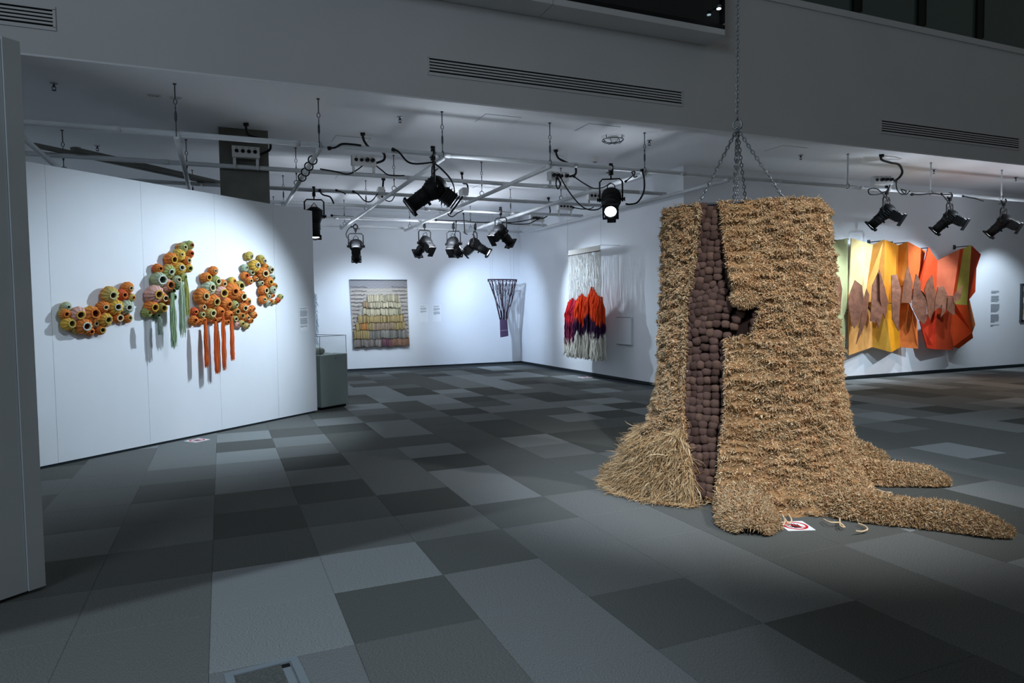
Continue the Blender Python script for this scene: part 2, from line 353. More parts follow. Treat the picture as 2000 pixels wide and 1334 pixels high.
# ------------------------------------------------------------------ ceiling bits
def sprinkler(px, py, label):
    p = onz(px, py, H); s = thing('sprinkler', label, 'sprinkler', p)
    mb = MB(); mb.cyl(p, p-Vector((0, 0, .008)), .04, 14); mb.obj('rosette', m_steel, s)
    mb = MB(); mb.cyl(p-Vector((0, 0, .008)), p-Vector((0, 0, .04)), .012, 8)
    mb.tube([p+Vector((-.018, 0, -.035)), p+Vector((-.018, 0, -.06)), p+Vector((0, 0, -.075))], .004, 5); mb.tube([p+Vector((.018, 0, -.035)), p+Vector((.018, 0, -.06)), p+Vector((0, 0, -.075))], .004, 5)
    mb.cyl(p-Vector((0, 0, .035)), p-Vector((0, 0, .04)), .02, 8); mb.cyl(p-Vector((0, 0, .075)), p-Vector((0, 0, .079)), .024, 10); mb.obj('head', m_dsteel, s); settle(s)
for px, py, l in ((105, 163, 'ceiling sprinkler nearest the top left vent'), (781, 228, 'ceiling sprinkler between the second and third hanger rods'),
                  (190, 285, 'small ceiling sprinkler above the left partition, right one of a close pair'), (152, 288, 'small ceiling sprinkler above the left partition, left one of a close pair'),
                  (1268, 274, 'ceiling sprinkler right of the caged smoke detector'), (1564, 303, 'ceiling sprinkler above the right edge of the jute trunk'),
                  (1824, 331, 'ceiling sprinkler above the middle lamp of the right row'), (1984, 346, 'ceiling sprinkler at the right edge of the frame')): sprinkler(px, py, l)
def plate(px, py, label, sx=.14, sy=.05):
    p = onz(px, py, H); s = thing('ceiling_plate', label, 'ceiling plate', p)
    mb = MB(); mb.box(p-Vector((0, 0, .006)), (sx, sy, .012)); mb.obj('cover', m_whitebox, s)
    mb = MB()
    for dx in (-.04, -.01, .02, .04): mb.cyl(p+Vector((dx, 0, -.012)), p+Vector((dx, 0, -.0135)), .009, 8)
    mb.obj('hole', m_dark, s); settle(s)
plate(301, 186, 'small white ceiling plate, left of the leftmost hanger rod'); plate(343, 190, 'small white ceiling plate right beside the leftmost hanger rod')
sd = onz(1197, 267, H); s = thing('smoke_detector', 'round white smoke detector inside a wire cage on the ceiling', 'smoke detector', sd)
mb = MB(); mb.tube([sd, sd-Vector((0, 0, .03)), sd-Vector((0, 0, .05)), sd-Vector((0, 0, .065))], [.085, .08, .06, .03], 20); mb.obj('detector', m_whitebox, s)
mb = MB(); mb.torus(sd-Vector((0, 0, .05)), .16, .006, (0, 0, 1), 20, 5)
for k in range(4):
    a = k*math.pi/4; d = Vector((math.cos(a), math.sin(a), 0)); mb.tube([sd+d*.17-Vector((0, 0, .05)), sd+d*.12-Vector((0, 0, .09)), sd-Vector((0, 0, .1)), sd-d*.12-Vector((0, 0, .09)), sd-d*.17-Vector((0, 0, .05))], .005, 5)
for k in range(4):
    a = k*math.pi/2+.4; d = Vector((math.cos(a), math.sin(a), 0)); mb.tube([sd+d*.17, sd+d*.16-Vector((0, 0, .05))], .006, 5)
mb.obj('wire_cage', m_dsteel, s); settle(s)
p = onz(1162, 307, H); s = thing('ceiling_sensor', 'small square grey box fixed to the ceiling', 'sensor', p)
mb = MB(); mb.box(p-Vector((0, 0, .04)), (.1, .1, .08)); mb.obj('body', m_whitebox, s); mb = MB(); mb.box(p-Vector((0, 0, .085)), (.05, .05, .012)); mb.obj('sensor_cover', m_deck, s); settle(s)
for k, (x, y) in enumerate(((3.57, 8.78), (8.74, 8.78), (5.1, 8.72), (2.4, 13.6), (4.9, 16.7), (5.3, 13.7), (1.9, 10.6))):
    lab = ['in front of the third hanger rod', 'behind the jute trunk chains', 'left of the caged smoke detector', 'above the single lamp beside the partition', 'at the far end above the row of lamps', 'beyond the middle cable box', 'beside the second cable box'][k]
    s = thing('access_panel', 'flush white ceiling access panel '+lab, 'access panel', (x, y, H))
    mb = MB(); mb.box((x, y, H-.001), (.52, .42, .004)); mb.obj('shadow_gap', m_deck, s); mb = MB(); mb.box((x, y, H-.0025), (.508, .408, .005)); mb.obj('panel', m_ceil, s); settle(s)
# ------------------------------------------------------------------ lighting grid
ZP = 3.62; ZY = 3.565; PR = .032
XG = [-1.97+1.57*k for k in range(7)]; YG = [8.72, 10.4, 12.0, 13.5, 15.35, 16.85]
ordn = ['nearest', 'second', 'third', 'fourth', 'fifth', 'farthest']
for k, y in enumerate(YG):
    x1 = 22 if k == 0 else XG[-1]+.05
    s = thing('lighting_pipe', ['nearest long white ceiling pipe, running in front of the bulkhead edge', 'second white crosswise ceiling pipe from the front', 'third white crosswise ceiling pipe from the front', 'fourth white crosswise ceiling pipe from the front', 'fifth white crosswise ceiling pipe from the front', 'farthest white crosswise ceiling pipe, near the back wall'][k], 'pipe', (2, y, ZP))
    mb = MB(); mb.tube([(-2.4, y, ZP), (x1, y, ZP)], PR, 10); mb.obj('pipe', m_pipe, s)
    for q in range(-1, 10):
        x = .9+q*1.9+k*.37
        if x < x1-.2 and x > -2.3: mb = MB(); mb.tube([(x-.05, y, ZP), (x+.05, y, ZP)], PR+.004, 10); mb.obj('coupling', m_pipe, s)
    settle(s)
for k, x in enumerate(XG):
    s = thing('lighting_pipe', 'white lengthwise ceiling pipe, '+['leftmost, above the near panel edge', 'second from the left', 'third from the left, wound with black cable', 'fourth from the left', 'fifth from the left', 'sixth from the left', 'rightmost, above the right wall hanging'][k], 'pipe', (x, 12, ZY))
    y0 = 8.72
    mb = MB(); mb.tube([(x, y0-.05, ZY), (x, 16.9, ZY)], PR, 10); mb.obj('pipe', m_pipe, s)
    for y in YG:
        mb = MB(); mb.box((x, y, (ZP+ZY)/2), (.06, .06, .07)); mb.obj('cross_clamp', m_pipe, s)
    settle(s)
def rod(x, y, label, plain=False, group=None):
    s = thing('hanger_rod', label, 'hanger rod', (x, y, H), group)
    mb = MB(); mb.cyl((x, y, H), (x, y, H-.01), .02, 10); mb.obj('ceiling_plate', m_dsteel, s)
    mb = MB()
    if plain: mb.cyl((x, y, H-.01), (x, y, ZP+.03), .014, 8); mb.obj('rod', m_pipe, s)
    else:
        mb.cyl((x, y, H-.01), (x, y, H-.17), .007, 6); mb.cyl((x, y, H-.25), (x, y, ZP+.03), .006, 6)
        mb.obj('rod', m_dsteel, s); mb = MB()
        mb.torus((x, y, H-.2), .018, .005, (0, 1, 0), 10, 5, 1.7, (0, 0, 1)); mb.tube([(x, y, H-.3), (x, y, H-.33), (x, y, H-.40), (x, y, H-.43)], [.006, .014, .014, .006], 8)
        mb.torus((x, y, H-.26), .013, .004, (1, 0, 0), 10, 5, 1.5, (0, 0, 1)); mb.obj('turnbuckle', m_dsteel, s)
    mb = MB(); mb.torus((x, y, ZP), PR+.006, .006, (1, 0, 0) if y < 8.8 else (0, 1, 0), 12, 5); mb.obj('pipe_ring', m_dsteel, s); settle(s)
pos = ['leftmost', 'second from left', 'third from left', 'fourth from left', 'fifth from left']
for r_i, (y, nm) in enumerate(((8.68, 'front'), (11.4, 'second'), (13.8, 'third'), (16.4, 'rear'))):
    for k in range(1, 6): rod(XG[k], y, 'thin dark steel ceiling hanger, %s in the %s row' % (pos[k-1], nm))
rod(XG[0], 11.4, 'thin dark steel ceiling hanger near the near panel edge, above the partition')
for k, x in enumerate((10.04, 12.15, 14.2)): rod(x, 8.68, 'plain white hanger rod, %s over the right lamp row' % ['left one', 'middle one', 'right one'][k], True)
# two flat bars lying on the grid, far left
for a, b, l in (((141, 291), (430, 357), 'short grey flat bar lying across the ceiling pipes, above the partition'), ((64, 283), (410, 356), 'long grey flat bar crossing the ceiling pipes, lying left of the short one')):
    A = onz(*a, ZP+.06); B = onz(*b, ZP+.06); d = (B-A).normalized(); mb = MB()
    ang = math.atan2(d.y, d.x); L = (B-A).length+.4; c = A+d*(L/2)
    mb.box(c, (L, .07, .05), Matrix.Rotation(ang, 3, 'Z')); tag(mb.obj('flat_bar', m_conc), l, 'metal bar')
# socket boxes
box_labels = ['in front of the concrete column', 'second from the left, with two plugs in', 'between the big double lamp and the lit lamp, festooned with plugs', 'behind the lit lamp', 'smaller, on the fourth pipe', 'farthest, with cables running left', 'seen edge-on, above the narrow pointing lamp', 'seen edge-on, in the middle of the ceiling grid', 'above the left lamp of the right row']
def sbox(c, yaw, zleg, label, plugs=()):
    s = thing('socket_box', 'white four-socket cable box '+label, 'socket box', c)
    W2, h, dpt = .36, .15, .11
    mb = MB(); mb.box((0, 0, 0), (W2, dpt, h)); mb.box((0, -dpt/2-.003, 0), (W2-.02, .006, h-.02)); parts = [mb.obj('housing', m_whitebox)]
    for k in range(4):
        x = -.12+k*.08; mb = MB(); mb.cyl((x, -dpt/2-.006, .005), (x, -dpt/2-.02, .005), .026, 14); so = mb.obj('socket', m_blk2); parts.append(so)
        mb = MB(); mb.box((x, -dpt/2-.007, .052), (.03, .003, .01)); parts.append(mb.obj('marker', m_ink))
        if k in plugs: mb = MB(); mb.tube([(x, -dpt/2-.02, .005), (x, -dpt/2-.07, .003), (x, -dpt/2-.1, -.015)], [.03, .028, .014], 10); mb.obj('plug', m_blk2, so)
    for x in (-.15, .15):
        mb = MB(); mb.box((x, .0, -(h/2+zleg/2)), (.04, .014, zleg)); mb.torus((x, .0, -(h/2+zleg)-.0), .038, .007, (1, 0, 0), 12, 5); parts.append(mb.obj('bracket', m_whitebox))
    for q in parts: q.parent = s
    s.rotation_euler = (0, 0, yaw)
for k, (px, py, y, yaw, plugs) in enumerate(((480, 298, 10.36, 0, ()), (710, 315, 10.36, 0, (2, 3)), (1090, 345, 10.36, 0, (0, 1, 3)), (1163, 384, 11.96, 0, ()), (1103, 404, 13.46, 0, ()),
                                       (1048, 427, 15.3, 0, (0, 1, 2)), (743, 376, 12.6, 1.45, ()), (905, 377, 12.5, 1.45, ()), (1722, 353, 8.70, -.35, (1, 2, 3)))):
    c = ony(px, py, y); sbox(c, yaw, max(.04, c.z-.075-ZP), box_labels[k], plugs)

# ------------------------------------------------------------------ stage lamps
def lamp_meshes():
    P = {}
    mb = MB(); mb.sm = True
    mb.tube([(-.17, 0, 0), (-.155, 0, 0), (-.12, 0, 0), (-.04, 0, 0), (.05, 0, 0), (.1, 0, 0)], [.05, .09, .125, .14, .125, .1], 20)
    for x in (-.11, -.07, -.03, .01): mb.tube([(x, 0, 0), (x+.012, 0, 0)], .148, 20)
    mb.tube([(-.10, .06, .13), (-.13, .05, .17), (-.2, 0, .17), (-.13, -.05, .17), (-.10, -.06, .13)], .008, 6)
    P['reflector_housing'] = (mb, m_black)
    mb = MB(); mb.tube([(.08, 0, 0), (.2, 0, 0), (.21, 0, 0), (.36, 0, 0)], [.1, .1, .094, .094], 20); mb.tube([(.08, 0, 0), (.1, 0, 0)], .11, 20); mb.tube([(.21, 0, 0), (.225, 0, 0)], .104, 20)
    P['lens_barrel'] = (mb, m_black)
    mb = MB()
    for sy in (-1, 1): mb.box((.375, sy*.105, 0), (.03, .02, .23)); mb.box((.375, 0, sy*.105), (.03, .23, .02))
    mb.box((.372, 0, -.125), (.04, .05, .03)); mb.torus((.372, 0, 0), .095, .012, (1, 0, 0), 18, 6); P['colour_frame'] = (mb, m_black)
    mb = MB(); mb.tube([(.361, 0, 0), (.368, 0, 0), (.374, 0, 0)], [.084, .07, .03], 20); P['lens'] = (mb, m_lens)
    mb = MB(); R = Matrix.Rotation(.3, 3, 'Y')
    mb.box((-.09, 0, -.19), (.17, .16, .16), R)
    for q in range(4): mb.box(Vector((-.09, 0, -.19))+R @ Vector((0, 0, -.055+q*.04)), (.2, .19, .014), R)
    mb.box(Vector((-.09, 0, -.19))+R @ Vector((0, 0, -.10)), (.16, .2, .02), R); mb.box(Vector((-.09, 0, -.19))+R @ Vector((.02, 0, -.135)), (.26, .13, .022), R)
    P['lamp_house'] = (mb, m_black)
    for sy, kn in ((-1, 'knob'), (1, 'knob_')): mb = MB(); mb.tube([(-.01, sy*.14, 0), (-.01, sy*.188, 0), (-.01, sy*.19, 0), (-.01, sy*.205, 0)], [.02, .02, .032, .032], 8); P[kn] = (mb, m_black)
    mb = MB(); mb.cyl((.15, 0, -.10), (.15, 0, -.135), .018, 8); P['focus_knob'] = (mb, m_black)
    mb = MB(); w_ = .165; t = .30
    mb.tube([(0, -w_, -.03), (0, -w_, t-.04), (0, -w_+.04, t), (0, w_-.04, t), (0, w_, t-.04), (0, w_, -.03)], .013, 8)
    P['yoke'] = (mb, m_black)
    mb = MB(); mb.cyl((0, 0, 0), (0, 0, .07), .012, 8); mb.box((0, 0, .09), (.05, .05, .07)); mb.torus((0, 0, .155), .05, .016, (0, 1, 0), 12, 6); mb.cyl((.0, .0, .11), (.09, 0, .11), .008, 6); mb.box((.09, 0, .11), (.02, .04, .012))
    mb.box((0, 0, .215), (.03, .05, .03)); P['pipe_clamp'] = (mb, m_black)
    return P
CEIL_FILL = 26
LP = lamp_meshes(); proto = None
def lamp(B, target, power, size, label, clampdir=None, blend=.35, col=COOL, scale=1., yoke_h=.30, lit=True, blades=None):
    """B centre of the reflector housing; clamp meets the pipe above it"""
    global proto
    B = Vector(B); d = (Vector(target)-B).normalized(); side = Vector((0, 0, 1)).cross(d).normalized(); upv = d.cross(side)
    s = thing('stage_lamp', label, 'stage lamp', B)
    Rm = Matrix((d, side, upv)).transposed()
    s.rotation_euler = Rm.to_euler(); s.scale = (scale,)*3
    el = math.asin(d.z)
    first = proto is None
    if first: proto = {}
    for k, (mb, m) in LP.items():
        if first: o = mb.obj(k.rstrip('_'), m, s); proto[k] = o
        else: o = proto[k].copy(); COL.objects.link(o); o.parent = s
        if k == 'lens_barrel': barrel = o
        if k in ('lens', 'colour_frame', 'focus_knob'): o.parent = barrel
        if k == 'yoke': o.rotation_euler = (0, el, 0)
        if k == 'pipe_clamp':
            Rl = Matrix.Rotation(el, 3, 'Y'); o.location = Rl @ Vector((0, 0, .30)); az = math.atan2(d.y, d.x)
            o.rotation_euler = (Rl @ Matrix.Rotation(-az+(math.pi/2 if clampdir == 'x' else 0), 3, 'Z')).to_euler()
    vl = bpy.data.lights.new('ceiling_fill', 'POINT'); vl.energy = CEIL_FILL*(.5 if B.y < 9 else 1); vl.color = (.80, .88, 1); vl.shadow_soft_size = .08      # fill light added behind the housing to brighten the ceiling, standing in for vent leak
    vo = bpy.data.objects.new('ceiling_fill', vl); COL.objects.link(vo); vo.location = B+Vector((0, 0, .02))-Vector((d.x, d.y, 0)).normalized()*.34
    if lit: spot('lamp_beam', B+d*.40*scale, target, power, size, blend, col, .035)
    return s
G_ = 'black ellipsoidal stage lamps hung from the ceiling pipes'
ZB = ZP-.155-.30
part_c = Vector((-.55, 9.3, 1.55))
lamp((2.62, 8.72, ZB), (-.6, 9.4, .75), 420, 96, 'big black stage lamp on the nearest pipe, barrel tilted down to the left', 'x', .75, COOL, 1.05)
lamp((1.50, 11.95, 3.17), (1.45, 11.6, .8), 60, 60, 'black stage lamp beside the partition, barrel pointing straight down', 'x', .8, COOL, .95)
lamp((2.92, 16.0, 3.05), (3.3, 17.95, 1.0), 70, 100, 'black stage lamp seen from behind, leftmost of the rear row', 'y', 1, BLUE, 1)
lamp((4.38, 15.35, 3.1), (3.5, 17.95, 1.25), 240, 84, 'black stage lamp with a slim yoke, second from left in the rear row', 'x', .95, COOL, 1)
lamp((5.08, 15.35, 3.1), (7.0, 17.75, 1.35), 400, 82, 'black stage lamp with a bright dot on it, third from left in the rear row', 'x', .9, BLUE, 1)
lamp((5.62, 15.35, 3.1), (7.9, 13.8, 1.4), 330, 84, 'black stage lamp tilted right, fourth from left in the rear row', 'x', .8, COOL, 1)
lamp((5.52, 13.5, 3.2), (7.9, 14.6, 1.3), 35, 76, 'black stage lamp at the right end of the rear row, barrel down to the right', 'x', .8, BLUE, 1)
lamp((5.34, 8.75, ZB), (2.9, 5.0, 0), 160, 56, 'black stage lamp with its lit white lens facing the viewer', 'x', .8, COOL, 1)
lamp((11.05, 8.72, ZB+.05), (10.5, 10.45, 1.7), 190, 96, 'black stage lamp, left one of the right-hand row over the fabric relief', 'x', .6, COOL, .9)
lamp((12.75, 8.72, ZB+.02), (12.3, 10.45, 1.6), 150, 92, 'black stage lamp, middle one of the right-hand row', 'x', .6, COOL, .9)
lamp((14.35, 8.72, ZB), (14.0, 10.45, 1.6), 150, 90, 'black stage lamp, right one of the right-hand row', 'x', .6, COOL, .9)
lamp((16.0, 8.72, ZB), (16.9, 10.45, 1.5), 150, 78, 'black stage lamp cut off by the right edge', 'x', .7, COOL, .9)
# ------------------------------------------------------------------ cables
def smooth_pts(P, n=6):
    P = [Vector(p) for p in P]; out = []
    for i in range(len(P)-1):
        p0 = P[max(i-1, 0)]; p1 = P[i]; p2 = P[i+1]; p3 = P[min(i+2, len(P)-1)]
        for k in range(n):
            t = k/n; out.append(.5*((2*p1)+(p2-p0)*t+(2*p0-5*p1+4*p2-p3)*t*t+(3*p1-p0-3*p2+p3)*t**3))
    return out+[P[-1]]
def cable(pts, y, r, label, name='power_cable'):
    W = [ony(a, b, y if not isinstance(y, (list, tuple)) else y[0]+(y[1]-y[0])*i/(len(pts)-1)) for i, (a, b) in enumerate(pts)]
    for q in W: q.z = min(q.z, H)
    s = thing(name, label, 'cable', W[0]); mb = MB(); mb.tube(smooth_pts(W), r, 6); mb.obj('cord', m_blk2, s)
    d = (W[1]-W[0]).normalized(); mb = MB(); mb.tube([W[0], W[0]+d*.04], r*2.0, 8); mb.obj('end_sleeve', m_blk2, s)
    settle(s)
cable([(480, 240), (484, 262), (505, 270), (525, 275), (527, 292), (508, 302)], (10.1, 10.36), .018, 'thick black cable dropping to the socket box by the concrete column')
cable([(708, 258), (711, 275), (724, 290), (748, 298), (750, 312), (733, 319)], (10.1, 10.36), .018, 'thick black cable looping down to the second socket box')
cable([(1085, 291), (1090, 308), (1108, 318), (1123, 326), (1124, 340), (1112, 345)], (10.1, 10.36), .018, 'thick black cable dropping to the plug-laden middle socket box')
cable([(1722, 302), (1722, 312), (1740, 318), (1756, 322), (1762, 338), (1750, 352), (1738, 352)], (8.5, 8.62), .02, 'thickest black S-shaped cable above the right lamp row')
cable([(749, 348), (748, 360), (747, 372)], 12.5, .018, 'short black cable above the edge-on box on the left')
cable([(902, 336), (903, 350), (905, 358), (912, 360), (914, 372), (908, 379)], 12.4, .016, 'black cable hooked over the edge-on middle box')
cable([(1071, 386), (1073, 402), (1074, 416), (1062, 426), (1052, 425)], (14.5, 15.2), .016, 'black cable curling into the farthest socket box')
cable([(714, 318), (700, 330), (680, 340), (655, 335), (625, 330)], 10.34, .010, 'black cord sagging left from the second socket box')
cable([(730, 320), (745, 332), (760, 342), (790, 343)], 10.34, .010, 'black cord running right from the second socket box')
cable([(640, 290), (655, 288), (668, 281), (690, 282), (705, 284)], 8.68, .012, 'black cord with inline plug over the nearest pipe')
cable([(765, 291), (778, 296), (795, 315), (812, 320), (838, 318), (850, 316)], 8.66, .012, 'black cord sagging to the big lamp from the left')
cable([(845, 316), (862, 330), (880, 350), (888, 370), (884, 384), (872, 387)], 8.66, .012, 'black cord looping down right of the big lamp')
cable([(1094, 344), (1105, 365), (1125, 392), (1145, 408), (1170, 408), (1184, 390), (1188, 374)], (10.2, 9.0), .011, 'black cord swinging from the middle socket box under the lit lamp')
cable([(1120, 344), (1140, 358), (1160, 368), (1178, 366), (1192, 358)], (10.2, 8.8), .011, 'black cord from the middle box to the lit lamp')
cable([(1253, 330), (1258, 350), (1257, 375), (1245, 395), (1230, 399), (1222, 398)], 8.66, .013, 'black cord hanging in a U right of the lit lamp')
cable([(1220, 356), (1230, 348), (1236, 342), (1234, 336), (1240, 336), (1238, 346), (1245, 344)], 8.66, .009, 'thin black cord with a small loop behind the lit lamp')
cable([(1088, 346), (1086, 360), (1090, 369), (1094, 360), (1090, 347)], 10.2, .011, 'small hanging loop of black cord at the middle socket box')
cable([(1118, 405), (1135, 408), (1152, 408), (1161, 403)], 13.3, .012, 'short black cord right of the smaller socket box')
cable([(1046, 425), (1030, 430), (1005, 434), (980, 435)], 15.2, .013, 'black cord trailing left from the farthest socket box, upper one')
cable([(1052, 427), (1035, 436), (1010, 438), (980, 434)], 15.15, .012, 'black cord trailing left from the farthest socket box, lower one')
cable([(850, 430), (880, 431), (905, 431), (930, 434), (975, 434)], 15.3, .013, 'black cord running along the pipe over the rear lamps')
cable([(874, 410), (876, 420), (884, 423), (894, 416), (905, 411)], 13.4, .012, 'black cord sagging below the fourth pipe')
cable([(905, 416), (907, 440), (908, 455), (913, 458)], 15.3, .012, 'black cord hanging between two rear lamps')
cable([(688, 442), (680, 448), (676, 460), (684, 470)], 15.9, .011, 'black cord looped behind the leftmost rear lamp')
cable([(891, 432), (890, 450), (886, 465)], 15.25, .010, 'black cord dropping to the lamp with a bright dot')
cable([(623, 370), (630, 380), (645, 385), (652, 398)], 11.9, .014, 'black cord arching over the lamp beside the partition')
cable([(648, 421), (670, 422), (690, 423)], (11.95, 15.3), .011, 'straight black cord running right from the lamp beside the partition')
cable([(655, 371), (670, 376), (675, 380)], 11.95, .010, 'short black cord over the third pipe')
cable([(688, 373), (700, 380), (712, 392), (725, 393), (738, 378)], 11.95, .011, 'black cord with an inline plug below the third pipe')
cable([(745, 383), (755, 392), (765, 392), (772, 380)], 12.3, .010, 'black cord sagging right of the left edge-on box')
cable([(1750, 352), (1752, 370), (1762, 380), (1770, 374), (1760, 370), (1768, 380), (1777, 373)], 8.62, .010, 'black cord coiled on the pipe between the right lamps')
cable([(1740, 352), (1736, 368), (1722, 378), (1700, 380), (1697, 370), (1715, 370), (1737, 395)], 8.62, .010, 'black cord wound around the left right-row lamp clamp')
cable([(1780, 380), (1800, 380), (1820, 378), (1838, 380), (1856, 380)], 8.64, .012, 'black cord lying along the pipe at the middle right-row lamp')
cable([(1838, 378), (1850, 392), (1857, 405), (1858, 412)], 8.6, .010, 'black cord dropping to the middle right-row lamp')
cable([(1880, 383), (1893, 386), (1905, 388), (1921, 393)], 8.68, .010, 'black cord running to the right lamp of the right row')
# cable wound round a pipe
mb = MB()
for k in range(4):
    y = 9.35+k*.42; mb.torus((XG[2], y, ZY), PR+.022, .010, (.2, 1, .15), 16, 5)
for k in range(3):
    y = 9.35+k*.42; mb.tube([(XG[2]+.05, y, ZY+.04), (XG[2]+.05, y+.42, ZY+.04)], .008, 5)
tag(mb.obj('wound_cable', m_blk2), 'black cable wound in four turns around a white pipe above the partition end', 'cable')

# ------------------------------------------------------------------ partitions
PA = Vector((-1.809, 8.244, 0)); PBv = Vector((1.343, 10.985, 0)); pd = (PBv-PA).normalized(); pn = Vector((pd.y, -pd.x, 0)); PH = 3.13
pt = thing('partition_wall', 'long white partition wall carrying the orange crocheted pods', 'partition wall', PA+pd*2)
def ppan(s0, s1, parent, A, d, n, h, th, m):
    mb = MB(); ang = math.atan2(d.y, d.x); c = A+d*((s0+s1)/2)-n*th/2; c.z = .03+(h-.03)/2
    mb.box(c, (s1-s0-.003, th, h-.03), Matrix.Rotation(ang, 3, 'Z')); return mb.obj('wall_panel', m, parent)
sl = [-2.9, -1.85, -.79, .25, 1.31, 2.35, 3.37, 4.18]
for a, b in zip(sl, sl[1:]): ppan(a, b, pt, PA, pd, pn, PH, .10, m_wall)
mb = MB(); c = PA+pd*.64-pn*.05; c.z = .015; mb.box(c, (7.0, .08, .03), Matrix.Rotation(math.atan2(pd.y, pd.x), 3, 'Z')); mb.obj('base_strip', m_base, pt)
mb = MB(); c = PA+pd*.64-pn*.05; c.z = PH/2; mb.box(c, (7.04, .085, PH-.07), Matrix.Rotation(math.atan2(pd.y, pd.x), 3, 'Z')); mb.obj('core', m_conc, pt)
settle(pt)
nA = onz(0, 1180); nB = onz(71, 1154); nC = onz(54, 1161); nd = (nC-nA).normalized()
npn = Vector((nd.y, -nd.x, 0)); m_near = mat('grey_wall_panel', '#c6cccd', .8, noise=(2.5, .05))
nt_ = thing('partition_panel', 'near grey partition panel edge at the left side of the frame', 'partition wall', nB)
mb = MB(); L = 2.2; c = nC-nd*(L/2)-npn*.02; c.z = .03+3.10/2-.015; mb.box(c, (L, .04, 3.09), Matrix.Rotation(math.atan2(nd.y, nd.x), 3, 'Z')); mb.obj('facing', m_near, nt_)
mb = MB(); ed = (nB-nC).normalized(); c = nC+ed*.048-npn*.03; c.z = .02+3.1/2; mb.box(c, (.09, .10, 3.1), Matrix.Rotation(math.atan2(nd.y, nd.x), 3, 'Z')); mb.obj('edge_post', m_near, nt_)
mb = MB(); c = nC-nd*(L/2)-npn*.055; c.z = 1.56; mb.box(c, (L-.02, .05, 3.12-.02), Matrix.Rotation(math.atan2(nd.y, nd.x), 3, 'Z')); mb.obj('core', m_conc, nt_)
settle(nt_)
# ------------------------------------------------------------------ printed wall texts
def text_card(c, ex, h_, w_, n, lines, label, card=True, m=None):
    """c top-left corner, ex unit vector along the wall, n outward normal"""
    s = thing('text_panel', label, 'wall text', c); nv = Vector(n)
    if card:
        mb = MB(); P = [c+nv*.006, c+ex*w_+nv*.006, c+ex*w_+nv*.006-Vector((0, 0, h_)), c+nv*.006-Vector((0, 0, h_))]; mb.prism(P[::-1], -nv*.005); mb.obj('card', m_paper, s)
    mb = MB(); zz = .06*h_
    for blk in lines:
        for q in range(blk):
            ww = w_*.8*(rnd.uniform(.85, 1) if q < blk-1 else rnd.uniform(.3, .8)); z0 = c.z-zz; hh = h_*.014
            a = c+ex*w_*.1+nv*.0075; a.z = z0; mb.add([a, a+ex*ww, a+ex*ww-Vector((0, 0, hh)), a-Vector((0, 0, hh))], [(3, 2, 1, 0)]); zz += h_*.027
        zz += h_*.05
    mb.obj('printed_text', m_ink, s); settle(s)
tl = onpl(583, 599, PA, pn); text_card(tl+pn*.001, pd, .36, .20, pn, (2, 10, 10, 3), 'white text card on the right end of the pod partition')
text_card(Vector((4.93, YBACK-.001, 1.70)), Vector((1, 0, 0)), .46, .24, (0, -1, 0), (2, 5, 4), 'left white text card beside the stepped tapestry')
text_card(Vector((5.30, YBACK-.001, 1.70)), Vector((1, 0, 0)), .46, .24, (0, -1, 0), (3, 6, 7), 'right white text card beside the stepped tapestry')
text_card(Vector((16.75, YF-.001, 1.90)), Vector((1, 0, 0)), .92, .40, (0, -1, 0), (3, 6, 8, 8, 2), 'grey vinyl wall text right of the folded orange relief', card=False)
# ------------------------------------------------------------------ showcase
v0 = onz(628, 802); v1 = onz(681, 792.5); vd = (v1-v0).normalized(); vn = Vector((-vd.y, vd.x, 0)); VW = (v1-v0).length; VD = .8
R = Matrix.Rotation(math.atan2(vd.y, vd.x), 3, 'Z'); vc = v0+vd*VW/2+vn*VD/2
vt = thing('display_case', 'dark green-grey plinth with glass top beside the partition end', 'display case', vc)
mb = MB(); mb.box((vc.x, vc.y, .03+.43), (VW, VD, .84), R); o = mb.obj('plinth', m_plinth, vt)
bv = o.modifiers.new('bevel', 'BEVEL'); bv.width = .012; bv.segments = 2
mb = MB(); mb.box((vc.x, vc.y, .02), (VW-.06, VD-.06, .04), R); mb.obj('toe_kick', m_dark, vt)
mb = MB(); kp = v0+vd*VW*.55; mb.cyl(Vector((kp.x, kp.y, .82)), Vector((kp.x, kp.y, .82))-vn*.012, .014, 12); mb.obj('lock', m_steel, vt)
m_clear = bpy.data.materials.new('clear_glass'); m_clear.use_nodes = True; nt = m_clear.node_tree; nt.nodes.clear()
_o = nt.nodes.new('ShaderNodeOutputMaterial'); _m = nt.nodes.new('ShaderNodeMixShader'); _t = nt.nodes.new('ShaderNodeBsdfTransparent'); _g = nt.nodes.new('ShaderNodeBsdfGlossy'); _l = nt.nodes.new('ShaderNodeFresnel')
_t.inputs[0].default_value = (.985, .99, .985, 1); _g.inputs['Roughness'].default_value = .02; _m.inputs[0].default_value = .05; nt.links.new(_t.outputs[0], _m.inputs[1]); nt.links.new(_g.outputs[0], _m.inputs[2]); nt.links.new(_m.outputs[0], _o.inputs[0])
gz0, gz1 = .882, 1.18
for a, s in (((VW/2, .012), (VW-.03, .006)), ((VW/2, VD-.012), (VW-.03, .006))):
    c = v0+vd*a[0]+vn*a[1]; mb = MB(); mb.box((c.x, c.y, (gz0+gz1)/2), (s[0], s[1], gz1-gz0), R); mb.obj('pane', m_clear, vt)
for a in (.012, VW-.012):
    c = v0+vd*a+vn*VD/2; mb = MB(); mb.box((c.x, c.y, (gz0+gz1)/2), (.006, VD-.03, gz1-gz0), R); mb.obj('pane', m_clear, vt)
mb = MB(); mb.box((vc.x, vc.y, gz1+.003), (VW-.02, VD-.02, .006), R); mb.obj('pane', m_clear, vt)
mb = MB()
